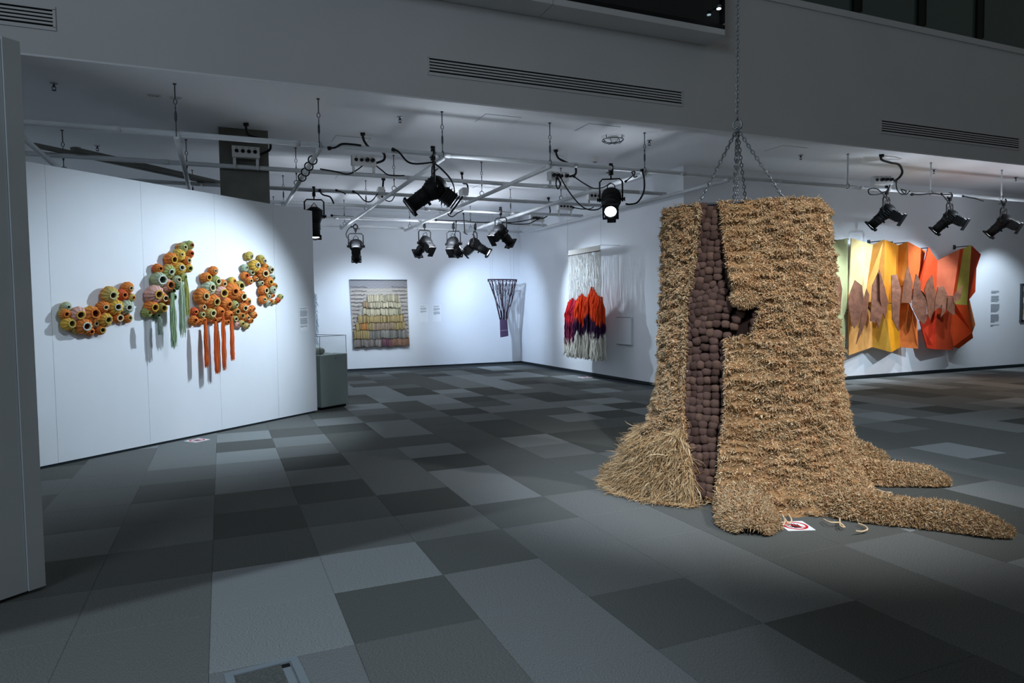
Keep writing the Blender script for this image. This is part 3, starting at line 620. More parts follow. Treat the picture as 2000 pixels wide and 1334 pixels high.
def vp(a, b, z): p = v0+vd*a+vn*b; return Vector((p.x, p.y, z))
e = .012
for a in (e, VW-e):
    for b in (e, VD-e): mb.tube([vp(a, b, gz0), vp(a, b, gz1)], .004, 4)
    mb.tube([vp(a, e, gz1), vp(a, VD-e, gz1)], .004, 4)
for b in (e, VD-e): mb.tube([vp(e, b, gz1), vp(VW-e, b, gz1)], .004, 4)
mb.obj('glass_edging', m_dsteel, vt); settle(vt)
rc = vp(.08, .4, .93); s = thing('woven_ring', 'grey-green woven ring lying inside the glass case', 'woven object', (rc.x, rc.y, .882))
mb = MB(); mb.sm = True; mb.torus((rc.x, rc.y, .93), .24, .045, (0, 0, 1), 36, 10); mb.obj('coil', mat('woven_grass', '#8f968c', .9, bump=(60, .8, .02), noise=(30, .2)), s)
mb = MB()
for k in range(40): a = k*2*math.pi/40; mb.torus((rc.x+.24*math.cos(a), rc.y+.24*math.sin(a), .93), .047, .006, (-math.sin(a), math.cos(a), .3), 10, 4)
mb.obj('binding', mat('pale_binding', '#b6b9ae', .9), s); settle(s)
p = vp(.40, .2, .884); s = thing('case_caption', 'tiny white caption card inside the glass case', 'caption card', p); mb = MB(); mb.box(p+Vector((0, 0, .003)), (.09, .05, .005), R); mb.obj('card', m_paper, s); mb = MB(); mb.box(p+Vector((0, 0, .0062)), (.07, .003, .001), R); mb.obj('printed_text', m_ink, s); settle(s)
# pale shaggy hanging on the back wall, mostly behind the partition
s = thing('pale_hanging', 'pale shaggy wall hanging mostly hidden behind the partition end', 'wall hanging', (2.1, YBACK, 1.5))
xa = ony(618.5, 600, YBACK-.05).x
mb = MB(); mb.box((xa-.5, YBACK-.03, 1.37), (1., .05, 1.3)); mb.obj('backing_cloth', m_paper, s)
n = 1500; P0 = np.c_[nr.uniform(xa-1, xa+.02, n), np.full(n, YBACK-.06), nr.uniform(.75, 2.05, n)]
V, Fq, C = strands(P0, np.tile([0., -.6, -.8], (n, 1)), nr.uniform(.08, .14, n), np.full(n, 1.), np.full(n, .012), 2, np.tile(lin('#c9d2d8')[:3], (n, 1)), seed=4)
npobj('yarn_pile', V, Fq, C, m_yarn, s, 'stuff'); settle(s)
# ------------------------------------------------------------------ framed things on the right walls
p0 = onx(1208, 620, XR); p1 = onx(1236, 620, XR); p2 = onx(1236, 674, XR)
s = thing('white_panel', 'plain white rectangular panel beside the red and white yarn hanging', 'panel', (XR, (p0.y+p1.y)/2, p0.z-.3))
mb = MB(); mb.box((XR-.03, (p0.y+p1.y)/2, (p1.z+p2.z)/2), (.05, p0.y-p1.y, p1.z-p2.z)); mb.obj('board', m_wall, s)
mb = MB(); zz = (p1.z+p2.z)/2
for dz in (-1, 1): mb.box((XR-.057, (p0.y+p1.y)/2, zz+dz*(p1.z-p2.z)/2), (.006, p0.y-p1.y, .012))
mb.obj('edging', m_deck, s); settle(s)
xa = ony(1991, 590, YF).x; s = thing('framed_weaving', 'framed striped weaving cut off by the right edge', 'framed picture', (xa+.5, YF, 1.5))
mb = MB()
for x in (xa+.03, xa+.97): mb.box((x, YF-.03, 1.55), (.05, .05, .92))
for z in (1.11, 1.99): mb.box((xa+.5, YF-.03, z), (1., .05, .05))
mb.obj('frame', mat('grey_frame', '#3d4348', .5), s)
for k, h in enumerate(('#d8d8d2', '#c9c23f', '#8c8f94', '#e4e2da', '#6c7076', '#cfcfc8')):
    mb = MB(); mb.box((xa+.5, YF-.02, 1.17+k*.144+.01), (.9, .02, .142)); mb.obj('woven_band', mat('band', h, .9), s)
settle(s)
# ------------------------------------------------------------------ no-touching signs
def sign(c, ang, sc, label):
    s = thing('no_touching_sign', label, 'sign', c); s.rotation_euler = (0, 0, ang); s.scale = (sc,)*3
    mb = MB(); mb.box((0, 0, .003), (.20, .20, .004)); mb.obj('card', m_paper, s)
    mb = MB(); ring = []
    n = 28; vs = []; fs = []
    for i in range(n):
        a = 2*math.pi*i/n; vs += [(math.cos(a)*.088, math.sin(a)*.088, .0056), (math.cos(a)*.070, math.sin(a)*.070, .0056)]
        j = (i+1) % n; fs.append((2*i, 2*j, 2*j+1, 2*i+1))
    mb.add(vs, fs); 
    d = Vector((.72, -.69, 0)); e_ = Vector((.69, .72, 0))*.008; a = -d*.078; b = d*.078; z = Vector((0, 0, .0060))
    mb.add([a+e_+z, b+e_+z, b-e_+z, a-e_+z], [(3, 2, 1, 0)]); mb.obj('red_ring', mat('red_print', '#c8202c', .6), s)
    mb = MB(); H_ = []
    def fl(pts, z=.0053): mb.add([(x, y, z) for x, y in pts], [tuple(range(len(pts)))])
    fl([(-.026, -.05), (.024, -.05), (.032, -.02), (.030, .008), (-.030, .008), (-.032, -.02)])
    for x0, x1, top in ((-.030, -.017, .036), (-.014, -.001, .050), (.002, .015, .046), (.018, .030, .032)):
        fl([(x0, .008), (x1, .008), (x1, top-.005), ((x0+x1)/2, top), (x0, top-.005)])
    fl([(-.03, -.025), (-.052, .004), (-.058, -.004), (-.038, -.042)])
    mb.obj('hand_symbol', mat('dark_print', '#3a1820', .6), s)
sign(onz(1553, 1028), -.35, 1.0, 'white no-touching sign on the carpet in front of the jute trunk')
sign(onz(385, 860.5), .7, 1.05, 'white no-touching sign on the carpet at the foot of the pod partition')
sign(onz(1143, 737.5), 0., 1.3, 'white no-touching sign on the carpet below the red yarn hanging')
# ------------------------------------------------------------------ crocheted pods on the partition
PAL = dict(O='#cf7a3c', R='#cb5a38', Y='#cfa648', G='#979f62', M='#a6b49a', P='#d0a296', L='#b8a860', B='#a8542a', C='#d4c898', W='#cfd2c4', D='#5f7450', K='#c8b27a')
PALL = {k: np.array(lin(v)[:3]) for k, v in PAL.items()}
def pod(parent, Q, ax, L, R, c1, c2, rim, hr, ribs):
    ax = ax.normalized(); a = ax.orthogonal().normalized(); b = ax.cross(a); base = Q-ax*L
    hole = R*hr
    prof = [(0, .72, 0), (.12, .88, 0), (.32, 1.0, .2), (.55, .98, .5), (.74, .84, .8), (.86, .62, 1), (.92, 0, 1), (1.0, -1, 2), (1.03, -2, 2), (1.0, -3, 2), (.86, -4, 3), (.45, -4, 3)]
    n = 26; vs = []; cs = []; fs = []; ph = rnd.random()*6; ov = rnd.uniform(.86, 1.0); oa = rnd.random()*3
    for z, rr, cm in prof:
        for j in range(n):
            t = 2*math.pi*j/n
            if rr > 0: r = max(R*rr, hole*1.25)*(1+.06*math.cos(ribs*t+ph))
            else: r = hole*{0: 1.36, -1: 1.52, -2: 1.32, -3: 1.05, -4: .98}[rr]*(1+.05*math.cos((ribs//2)*t+ph))
            st = 1-(1-ov)*abs(math.cos(t-oa))
            vs.append(base+ax*(z*L)+a*(math.cos(t)*r)+b*(math.sin(t)*r*st))
            if cm <= 1: c = PALL[c1]*(1-cm)+PALL[c2]*cm; c = c*(1+.50*math.cos(ribs*t+ph)*(.5+.5*cm))
            elif cm == 2: c = PALL[rim]*(1+.12*math.cos(ribs*t))
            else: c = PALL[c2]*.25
            cs.append(tuple(np.clip(c, 0, 1))+(1,))
    m = len(prof)
    for i in range(m-1):
        for j in range(n): fs.append((i*n+j, i*n+(j+1) % n, (i+1)*n+(j+1) % n, (i+1)*n+j))
    fs.append(tuple((m-1)*n+j for j in range(n))); mb = MB(); mb.sm = True; mb.add(vs, fs, cs); return mb.obj('crocheted_pod', m_knit, parent)
CL = [((100, 540, .105), 'leftmost cluster of orange crocheted pods, low on the partition', [
 (330, 572, 85, 'LMM', .25), (293, 705, 105, 'GOO', .3), (555, 720, 140, 'PPY', .36), (395, 880, 115, 'YYL', .42), (835, 690, 150, 'YOO', .38), (1025, 578, 110, 'OOC', .28), (1160, 355, 150, 'OLC', .3),
 (1375, 348, 105, 'RRO', .3), (1495, 220, 105, 'OOC', .25), (1540, 393, 75, 'OLO', .25), (1255, 570, 140, 'OYW', .3), (1460, 580, 125, 'MMW', .3), (1075, 810, 130, 'OYL', .34), (675, 930, 145, 'OOW', .34),
 (850, 880, 72, 'GMC', .4), (755, 1030, 75, 'OOO', .35), (965, 1000, 90, 'OOL', .38), (1290, 775, 90, 'ROC', .46), (1475, 772, 80, 'OOL', .36), (470, 1000, 60, 'OGO', .3), (1180, 470, 70, 'OOO', .3)]),
 ((270, 460, .135), 'tall cluster of green and orange crocheted pods with green tassels', [
 (688, 168, 75, 'OGC', .28), (785, 140, 62, 'GGR', .28), (780, 260, 62, 'GOR', .34), (640, 275, 82, 'LYC', .2), (742, 362, 65, 'OOC', .32), (530, 350, 92, 'OOY', .36), (640, 465, 92, 'YYW', .3), (757, 478, 60, 'OYG', .38),
 (488, 528, 105, 'OGW', .26), (690, 600, 60, 'GGG', .26), (597, 640, 68, 'GMC', .34), (360, 640, 105, 'GMW', .42), (478, 718, 92, 'MPO', .42), (305, 855, 125, 'PPY', .32), (403, 910, 76, 'OOC', .38), (250, 1045, 98, 'OOY', .36),
 (380, 1055, 78, 'GLY', .42), (470, 960, 50, 'ROO', .3), (520, 800, 50, 'DDG', .4), (300, 1165, 52, 'DDG', .4), (540, 890, 48, 'DDD', .3), (590, 745, 45, 'DDG', .3), (330, 480, 70, 'ROO', .3), (170, 1120, 70, 'GGG', .3)]),
 ((360, 510, .11244), 'largest cluster of crocheted pods, with four orange tassels', [
 (550, 170, 82, 'OOC', .22), (437, 285, 95, 'OOY', .36), (600, 355, 95, 'GGC', .34), (710, 400, 76, 'OOC', .34), (500, 463, 118, 'MMC', .32), (885, 345, 78, 'GYO', .26), (1000, 430, 82, 'GLL', .42), (895, 530, 135, 'OOO', .26),
 (700, 560, 118, 'PPY', .40), (390, 612, 138, 'OOK', .26), (575, 710, 128, 'OOL', .32), (1045, 620, 98, 'OOC', .42), (1140, 700, 66, 'OOG', .26), (795, 755, 112, 'OOO', .3), (917, 762, 76, 'GGC', .3), (1070, 820, 86, 'OOC', .34),
 (355, 800, 80, 'MOC', .34), (205, 885, 72, 'RRO', .3), (335, 930, 70, 'OGC', .36), (510, 910, 102, 'OLC', .34), (660, 885, 86, 'OOO', .3), (935, 880, 72, 'GOG', .4), (820, 945, 76, 'OOO', .34), (1150, 850, 55, 'OOO', .3),
 (1222, 828, 60, 'OOO', .3), (1020, 950, 70, 'OOG', .38), (1250, 945, 64, 'GOO', .3), (1122, 985, 66, 'OOC', .34), (205, 1025, 82, 'OOR', .26), (360, 1030, 64, 'OOO', .3), (545, 1035, 60, 'OOO', .34), (640, 1020, 52, 'POO', .3),
 (770, 1060, 50, 'GOO', .36), (905, 1005, 60, 'GGC', .4), (1185, 1030, 50, 'OOO', .3), (1025, 1090, 60, 'PLL', .36), (1120, 1130, 54, 'PLL', .34), (950, 1110, 50, 'PPP', .3), (290, 1050, 55, 'OOO', .3), (730, 850, 60, 'OOO', .3), (470, 1010, 60, 'POO', .3), (1080, 910, 60, 'OOO', .3)]),
 ((460, 480, .0974), 'rightmost curling cluster of yellow, mint and orange crocheted pods', [
 (340, 210, 88, 'YLM', .24), (560, 260, 70, 'YLL', .25), (460, 385, 118, 'YYW', .27), (600, 305, 75, 'YYW', .36), (235, 437, 78, 'MMM', .26), (350, 540, 74, 'MMC', .4), (240, 600, 82, 'OOR', .32), (320, 705, 76, 'OOC', .3),
 (435, 662, 56, 'OOC', .32), (612, 560, 132, 'OOC', .32), (740, 485, 78, 'PMC', .42), (718, 728, 102, 'OOY', .3), (540, 752, 62, 'MMC', .36), (780, 650, 60, 'MMM', .3), (825, 808, 60, 'OOG', .3), (785, 885, 80, 'LMW', .3),
 (630, 903, 98, 'OOC', .36), (595, 1075, 86, 'OOC', .26), (685, 1010, 50, 'GGW', .4), (775, 998, 50, 'GOR', .36), (730, 1115, 62, 'MOR', .3), (805, 1125, 50, 'GLO', .34), (890, 1095, 50, 'RRO', .34), (945, 1025, 56, 'GLM', .3),
 (690, 1150, 60, 'MMM', .3), (650, 420, 60, 'YOY', .3)])]
def seg_tubes(P, rad, sides=4, taper=.5):     # P (n,S,3)
    n, S, _ = P.shape; t = P[:, -1]-P[:, 0]; t /= np.linalg.norm(t, axis=1)[:, None]+1e-9
    a = np.cross(t, np.array([.3, .8, .21])); a /= np.linalg.norm(a, axis=1)[:, None]+1e-9; b = np.cross(t, a); V = np.zeros((n, S, sides, 3))
    tp = np.ones(S); tp[-1] = taper
    for j in range(sides):
        an = 2*math.pi*j/sides; V[:, :, j] = P+((a*math.cos(an)+b*math.sin(an))*(rad[:, None] if np.ndim(rad) else rad))[:, None, :]*tp[None, :, None]
    idx = np.arange(n*S*sides).reshape(n, S, sides); Fs = [np.stack([idx[:, i, j], idx[:, i, (j+1) % sides], idx[:, i+1, (j+1) % sides], idx[:, i+1, j]], 1) for i in range(S-1) for j in range(sides)]
    return V.reshape(-1, 3), np.concatenate(Fs)
def tassel(parent, top, zend, width, c, n=44, seed=1, rag=.10, name='tassel'):
    r_ = np.random.RandomState(seed); S = 9; t = np.linspace(0, 1, S); an = r_.rand(n)*6.28; rr = np.sqrt(r_.rand(n))*width/2
    e = np.array(pd); nn = np.array(pn); off = np.cos(an)[:, None]*rr[:, None]*e+np.sin(an)[:, None]*rr[:, None]*.6*nn
    Lz = (top.z-zend)*(1-rag*r_.rand(n)); P = np.zeros((n, S, 3))
    for k in range(S):
        sp = .35+.65*min(1, t[k]*3); P[:, k] = np.array(top)+off*sp+r_.normal(0, .0025, (n, 3)); P[:, k, 2] = top.z-Lz*t[k]
    C = np.clip(np.array(lin(c)[:3])[None]*r_.uniform(.75, 1.2, (n, 1)), 0, 1)
    V, Fq = seg_tubes(P, np.full(n, .0042)); npobj(name, V, Fq, np.repeat(C, S*4, 0), m_yarn, parent)
for ci, ((ox, oy, s_), lab, pods) in enumerate(CL):
    q0 = onpl(ox+pods[0][0]*s_, oy+pods[0][1]*s_, PA, pn); root = thing('pod_sculpture', lab, 'wall sculpture', q0)
    for (x, y, r_, cc, hr) in pods:
        px, py = ox+x*s_, oy+y*s_; Q = onpl(px, py, PA, pn); dep = Q.dot(_f)-Vector((0, 0, EYE)).dot(_f); Rw = r_*s_*dep/F_PX*1.08
        L = Rw*rnd.uniform(1.15, 1.4)+.02
        ax = (pn+Vector((rnd.uniform(-.16, .16), rnd.uniform(-.16, .16), rnd.uniform(-.16, .12))))
        Q = onpl(px, py, PA+pn*L, pn); pod(root, Q, ax, L*.99, Rw, cc[0], cc[1], cc[2], hr, rnd.choice((10, 12, 14, 16)))
    def tz(px, py, off): return onpl(px, py, PA+pn*off, pn)
    if ci == 1:
        for k, (a, b, c, w_) in enumerate((((363, 545), (370, 618), '#a8a85c', .075), ((354, 550), (357, 662), '#aebfa4', .085), ((336, 572), (341, 682), '#98b088', .075), ((311, 618), (313, 655), '#8a988a', .05))):  # the last, grey one is yarn standing in for a tassel's shadow
            top = tz(*a, .20); tassel(root, top, tz(*b, .20).z, w_, c, 52, 10+k, .22)
    if ci == 2:
        for k, (a, b, w_) in enumerate((((401, 626), (405, 719), .055), ((421, 627), (426, 731), .065), ((435, 610), (440, 724), .055), ((452, 617), (457, 705), .055))):
            top = tz(*a, .17); tassel(root, top, tz(*b, .17).z, w_, '#d86530', 48, 20+k, .09)
    settle(root)
# ------------------------------------------------------------------ stepped tapestry on the back wall
tp = thing('tapestry', 'grey-beige woven tapestry with a stepped mound of upright tufts', 'tapestry', (3.87, YBACK, 2.36))
ty = YBACK-.03; cx = lambda x: ony(670+x*.12, 600, ty).x; cz = lambda y: ony(740, 530+y*.12, ty).z
nx, nz = 60, 120; V = []; C = []
for j in range(nz+1):
    for i in range(nx+1):
        u = i/nx; v = j/nz; x = cx(115+u*935+v*(40-u*20)); z = cz(145)+(cz(1240-u*45)-cz(145))*v
        V.append((x, ty-.006*math.sin(j*1.05+math.sin(i*.9)*.7)*(.6 if v > .1 else .2), z))
        b = np.array(lin('#a9a096' if v > .12 else '#8d8a8c')[:3]); b = b*(1+.25*math.sin(u*math.pi)*(.4 if v < .5 else 0))
        b = b*(1+.05*math.sin(j*1.05+i)); C.append(np.clip(b, 0, 1))
Fq = np.array([(j*(nx+1)+i, (j+1)*(nx+1)+i, (j+1)*(nx+1)+i+1, j*(nx+1)+i+1) for j in range(nz) for i in range(nx)])
npobj('woven_ground', np.array(V), Fq, np.array(C), m_yarn, tp)
mb = MB(); mb.tube([(cx(115), ty-.005, cz(142)), (cx(1050), ty-.005, cz(142))], .012, 8); mb.obj('hanging_rod', m_dsteel, tp)
# small dark knots woven in wavy lines either side of the mound
mb = MB()
for r_ in range(14):
    y = 255+r_*62
    for x in list(range(150, 470, 22))+list(range(760, 1030, 22)):
        lim = 400-r_*22 if x < 500 else 800+r_*18
        if (x < 500 and x > lim) or (x > 500 and x < lim): continue
        X_, Z_ = cx(x+rnd.uniform(-6, 6)+r_*2), cz(y+rnd.uniform(-9, 9)); mb.box((X_, ty-.012, Z_), (.045, .014, .016), Matrix.Rotation(rnd.uniform(-.6, .6), 3, 'Y'))
mb.obj('knot_lines', mat('taupe_wool', '#7a7276', .95), tp, 'stuff')
rows = [(385, 505, 395, 915, 'c'), (490, 600, 330, 930, 'co'), (600, 715, 318, 945, 'cg'), (700, 835, 240, 980, 'b'), (820, 955, 205, 1000, 'bo'), (945, 1100, 165, 1030, 'by'), (1085, 1228, 165, 1060, 'g')]
def rcol(kind, x, z):
    base = {'c': '#c4b89c', 'b': '#ab9468', 'g': '#8a8078'}[kind[0]]
    if kind == 'co' and x < 410: base = '#b39878'
    if kind == 'cg' and x > 850: base = '#a5a285'
    if kind == 'bo' and 280 < x < 380: base = '#bd8450'
    if kind == 'bo' and 480 < x < 820: base = '#a08a74'
    if kind == 'by' and 290 < x < 400: base = '#b09a6a'
    if kind == 'by' and x >= 410: base = '#8b857c'
    if kind == 'g' and 620 < x < 770: base = '#7a545c'
    if kind == 'g' and x >= 770: base = '#94715c'
    return np.array(lin(base)[:3])*rnd.uniform(.45, 1.25)
for k, (ya, yb, xa, xb, kind) in enumerate(rows):
    mb = MB(); x = xa; yj = 0
    while x < xb:
        if rnd.random() < .35: yj = rnd.uniform(-12, 12)
        c = tuple(np.clip(rcol(kind, x, 0), 0, 1))+(1,); mb.cc = c; top = cz(ya+yj+rnd.uniform(-8, 8)); bot = cz(yb+yj+rnd.uniform(-10, 10)); X_ = cx(x)
        mb.tube([(X_, ty-.015, top), (X_, ty-.04, top-.03), (X_, ty-.055, bot+.02), (X_, ty-.05, bot)], [.005, .008, .009, .006], 6); x += 9.5
    mb.obj('tuft_row', m_yarn, tp)
settle(tp)
# ------------------------------------------------------------------ net sculpture in the far corner
NY = 17.33; ns = thing('net_sculpture', 'flaring purple-brown knotted net with a woven foot, hung in the far corner', 'hanging sculpture', (7.3, NY, 2.4))
m_cord = mat('purple_brown_cord', '#3a2c3c', .9)
nl, nrr = ony(953, 545, NY), ony(1009, 545, NY); rc = (nl+nrr)/2; ra = (nrr-nl).length/2; rb = .17
def rim(a): return Vector((rc.x+ra*math.cos(a), NY+rb*math.sin(a), rc.z-.015*(1-math.sin(a))*1.0))
f0, f1 = ony(976, 624, NY), ony(990.5, 624, NY); fb0, fb1 = ony(977.2, 659, NY), ony(993, 656, NY)
mb = MB(); N = 22; mb.tube([rim(2*math.pi*i/40) for i in range(41)], .012, 6); mb.obj('rim_cord', m_cord, ns)
mb = MB(); rr2 = random.Random(3)
for i in range(N):
    a = 2*math.pi*i/N; p = rim(a); u = .5+.5*math.cos(a); foot = f0+(f1-f0)*u; foot.y += .03*math.sin(a)
    j = Vector((foot.x+(p.x-foot.x)*.45, NY+rb*.4*math.sin(a), foot.z+(p.z-foot.z)*rr2.uniform(.35, .65)))
    mb.tube(smooth_pts([p, (p+j)/2+Vector((rr2.uniform(-.02, .02), 0, 0)), j, foot], 4), .007, 5)
    p2 = rim(a+2*math.pi/N*rr2.choice((1, 2))); mb.tube([p2, j], .006, 5)
    mb.tube([rim(a)-Vector((0, 0, .0)), rim(a+math.pi/N)-Vector((0, 0, .06)), rim(a+2*math.pi/N)], .006, 5)
mb.obj('net_cords', m_cord, ns)
mb = MB()
for u in (.2, .5, .62, .95):
    ft = f0+(f1-f0)*u; a = rr2.choice((1, -1)); top = rim(math.acos(2*u-1)*a); mid = ft+(top-ft)*.5; mb.tube(smooth_pts([top, mid+Vector((rr2.uniform(-.05, .05), 0, 0)), ft+Vector((0, 0, .2)), ft], 4), [.008]*4+[.012]*4+[.016]*4+[.018], 6)
mb.obj('branch_cords', m_cord, ns)
V = []; C = []; nx, nz = 24, 60
for j in range(nz+1):
    for i in range(nx):
        a = 2*math.pi*i/nx; v = j/nz; l = f0.lerp(fb0, v); r_ = f1.lerp(fb1, v); c = (l+r_)/2; hw = (r_-l).length/2
        k = 1+.03*math.sin(j*2.1); V.append((c.x+hw*k*math.cos(a), NY+.045*k*math.sin(a), l.z+(r_.z-l.z)*(.5+.5*math.cos(a))))
        C.append(np.array(lin('#4a3a50')[:3])*(1.3+.5*math.sin(j*2.1)) if not (.60 < v < .64) else np.array(lin('#8c8296')[:3]))
Fq = np.array([(j*nx+i, (j+1)*nx+i, (j+1)*nx+(i+1) % nx, j*nx+(i+1) % nx) for j in range(nz) for i in range(nx)]); npobj('woven_foot', np.array(V), Fq, np.array(C), m_yarn, ns)
mb = MB()
for a in (.5, 2.2, 3.6, 5.2): mb.cyl(rim(a), Vector((rc.x+(rim(a).x-rc.x)*1., NY, H)), .0012, 4)
mb.obj('hanging_wire', m_dsteel, ns); settle(ns)
# ------------------------------------------------------------------ red, purple and white yarn hanging
HX = 7.42; hs = thing('yarn_hanging', 'tall hanging of red, purple and white yarn below a veil of pale threads', 'wall hanging', (HX, 14.2, 2.9))
gp = lambda x, y: onx(1090+x*.1949, 470+y*.1949, HX)
b0, b1 = gp(104, 126), gp(420, 72)
mb = MB(); c = (b0+b1)/2; L = abs(b0.y-b1.y); mb.box(c, (.012, L, .115)); mb.obj('header_band', mat('cream_cloth', '#c9c5bd', .9), hs)
mb = MB(); mb.tube([Vector((HX-.008, b0.y, b0.z-.062)), Vector((HX-.008, b1.y-.03, b1.z-.062))], .010, 6); mb.obj('rod', mat('dark_wood', '#3a2a2a', .6), hs)
mb = MB()
for p in (b0, b1): mb.cyl((HX, p.y+(.04 if p is b0 else -.04), p.z), (HX, p.y+(.04 if p is b0 else -.04), H), .0016, 4); mb.cyl((HX, p.y, p.z+.06), (XR, p.y, p.z+.06), .004, 6)
mb.obj('hanging_wire', m_dsteel, hs)
xs = [95, 110, 150, 180, 240, 290, 345, 400, 440]
f_top = lambda x: np.interp(x, xs, [660, 615, 575, 610, 530, 580, 465, 550, 565])
f_red = lambda x: np.interp(x, [90, 130, 180, 215, 270, 335, 400, 440], [840, 830, 830, 775, 850, 720, 820, 840])
f_pur = lambda x: np.interp(x, [90, 190, 215, 260, 320, 380, 440], [1000, 1000, 940, 975, 890, 960, 960])
f_bot = lambda x: np.interp(x, [90, 240, 340, 420, 465], [1155, 1180, 1190, 1205, 1130])
def z_of(x, y): return gp(x, y).z
n = 150; P = np.zeros((n, 6, 3))
for i in range(n):
    x = 104+(432-104)*(i+nr.rand()*.6)/n; yy = gp(x, 300).y; z0 = b0.z+(b1.z-b0.z)*i/n-.05; z1 = z_of(x, f_top(x)+40)
    for k in range(6): P[i, k] = (HX+nr.normal(0, .003)+nr.choice((-.012, 0, .012)), yy+nr.normal(0, .001), z0+(z1-z0)*k/5)
V, Fq = seg_tubes(P, .0034, 4, 1.); npobj('thread_veil', V, Fq, np.tile(lin('#d6d3cc')[:3], (len(V), 1)), m_yarn, hs)
n = 330; S = 22; P = np.zeros((n, S, 3)); C = np.zeros((n, S, 3))
cR, cO, cP, cPk, cW = [np.array(lin(h)[:3]) for h in ('#d0252c', '#ea4c22', '#3c2040', '#b03a5a', '#dedace')]
for i in range(n):
    x = 94+(436-94)*nr.rand(); lay = nr.uniform(-.09, .09); x0, yt, yr, yp, yb = x, f_top(x), f_red(x), f_pur(x), f_bot(x)
    z0, zr, zp, z1 = z_of(x, yt+nr.uniform(-6, 10)), z_of(x, yr+nr.uniform(-26, 26)), z_of(x, yp+nr.uniform(-35, 35)), z_of(x, yb+nr.uniform(-40, 10)); yy = gp(x, 800).y
    ph, am = nr.rand()*6, nr.uniform(.008, .022)
    red = cR if x < 150 else cO; 
    if 150 < x < 195: red = cR*.5+cPk*.5
    pur = cP if x > 190 else cP*.5+cPk*.35
    for k in range(S):
        z = z0+(z1-z0)*k/(S-1); sw = 1+.25*k/S
        P[i, k] = (HX+lay*min(1, k/4)*sw+am*math.sin(ph+k*1.1), yy+am*math.cos(ph+k*.9)+(x-265)/170*-.03*k/S, z)
        C[i, k] = red if z > zr else (pur if z > zp else cW)
    C[i] *= nr.uniform(.8, 1.15)
V, Fq = seg_tubes(P, nr.uniform(.012, .019, n), 6, .7); npobj('yarn_fringe', V, Fq, np.repeat(np.clip(C, 0, 1).reshape(-1, 3), 6, 0), m_yarn, hs)
settle(hs)
# ------------------------------------------------------------------ folded orange fabric relief with copper plates
fr = thing('fabric_relief', 'folded orange, yellow and red fabric wall relief with copper plates', 'wall sculpture', (13, YF, 1.6))
def fcol(name, h):
    m = mat(name, h, .85, noise=(5, .10), bump=(220, .25, .003), spec=.1); return m
N_, F_, M_ = .40, .20, .30
FP = [('#b8b886', [(1600, 478, F_), (1656, 465, N_), (1656, 560, N_), (1649, 694, N_), (1600, 684, F_)]),
      ('#ead294', [(1663, 465, N_), (1705, 478, F_), (1692, 564, M_), (1690, 590, M_), (1658, 575, N_)]),
      ('#d79c58', [(1658, 575, N_), (1690, 590, M_), (1704, 620, F_), (1704, 678, F_), (1658, 694, N_)]),
      ('#d69a50', [(1705, 478, F_), (1728, 468, N_), (1727, 590, N_), (1704, 605, F_), (1690, 590, M_), (1692, 564, M_)]),
      ('#d8a040', [(1704, 605, F_), (1727, 590, N_), (1741, 688, N_), (1704, 678, F_)]),
      ('#d8882a', [(1728, 468, N_), (1755, 479, F_), (1751, 595, F_), (1727, 590, N_)]),
      ('#d8901e', [(1727, 590, N_), (1751, 595, F_), (1759, 678, F_), (1741, 688, N_)]),
      ('#d68f40', [(1755, 479, F_), (1773, 472, N_), (1773, 590, N_), (1751, 595, F_)]),
      ('#dd6a35', [(1773, 472, N_), (1808, 490, F_), (1797, 543, F_), (1775, 590, N_)]),
      ('#e0793c', [(1751, 595, F_), (1775, 590, N_), (1791, 625, M_), (1793.5, 681, M_), (1759, 678, F_)]),
      ('#d8512a', [(1813.5, 483, N_), (1831, 509, F_), (1828, 580, F_), (1797, 572, M_), (1797, 545, M_)]),
      ('#c9694a', [(1831, 509, F_), (1875, 487, N_), (1861, 580, N_), (1828, 584, F_)]),
      ('#cc4520', [(1875, 487, N_), (1882, 485, M_), (1867, 575, M_), (1861, 580, N_)]),
      ('#a79a48', [(1882, 485, M_), (1897.5, 479, N_), (1889, 596, N_), (1866, 594, M_), (1867, 565, M_)]),
      ('#a53210', [(1897.5, 479, N_), (1916, 497, .12), (1907, 524, .12), (1905, 570, .12), (1893, 585, .2), (1889, 596, N_)]),
      ('#d04a22', [(1866, 594, M_), (1889, 596, N_), (1899, 650, N_), (1900.5, 660, N_-.05), (1873, 680.5, F_), (1862, 677, F_), (1856, 645, F_), (1861, 606, F_)]),
      ('#a6561e', [(1889, 596, N_), (1894, 586, .16), (1905, 634, .14), (1899, 650, N_)]),
      ('#cc3a22', [(1797, 627, M_), (1829, 600, N_), (1828, 682.5, N_), (1811, 680, M_)]),
      ('#a83c1e', [(1829, 600, N_), (1861, 606, F_), (1856, 645, F_), (1862, 683.5, F_), (1828, 682.5, N_)])]
for k, (h, poly) in enumerate(FP):
    mb = MB(); mb.prism([ony(x, y, YF-d) for x, y, d in poly][::-1], (0, .022, 0)); mb.obj('fabric_panel', fcol('relief_cloth', h), fr)
m_cop = mat('weathered_copper', '#90604a', .45, .45, noise=(9, .35), bump=(30, .3, .01), spec=.5)
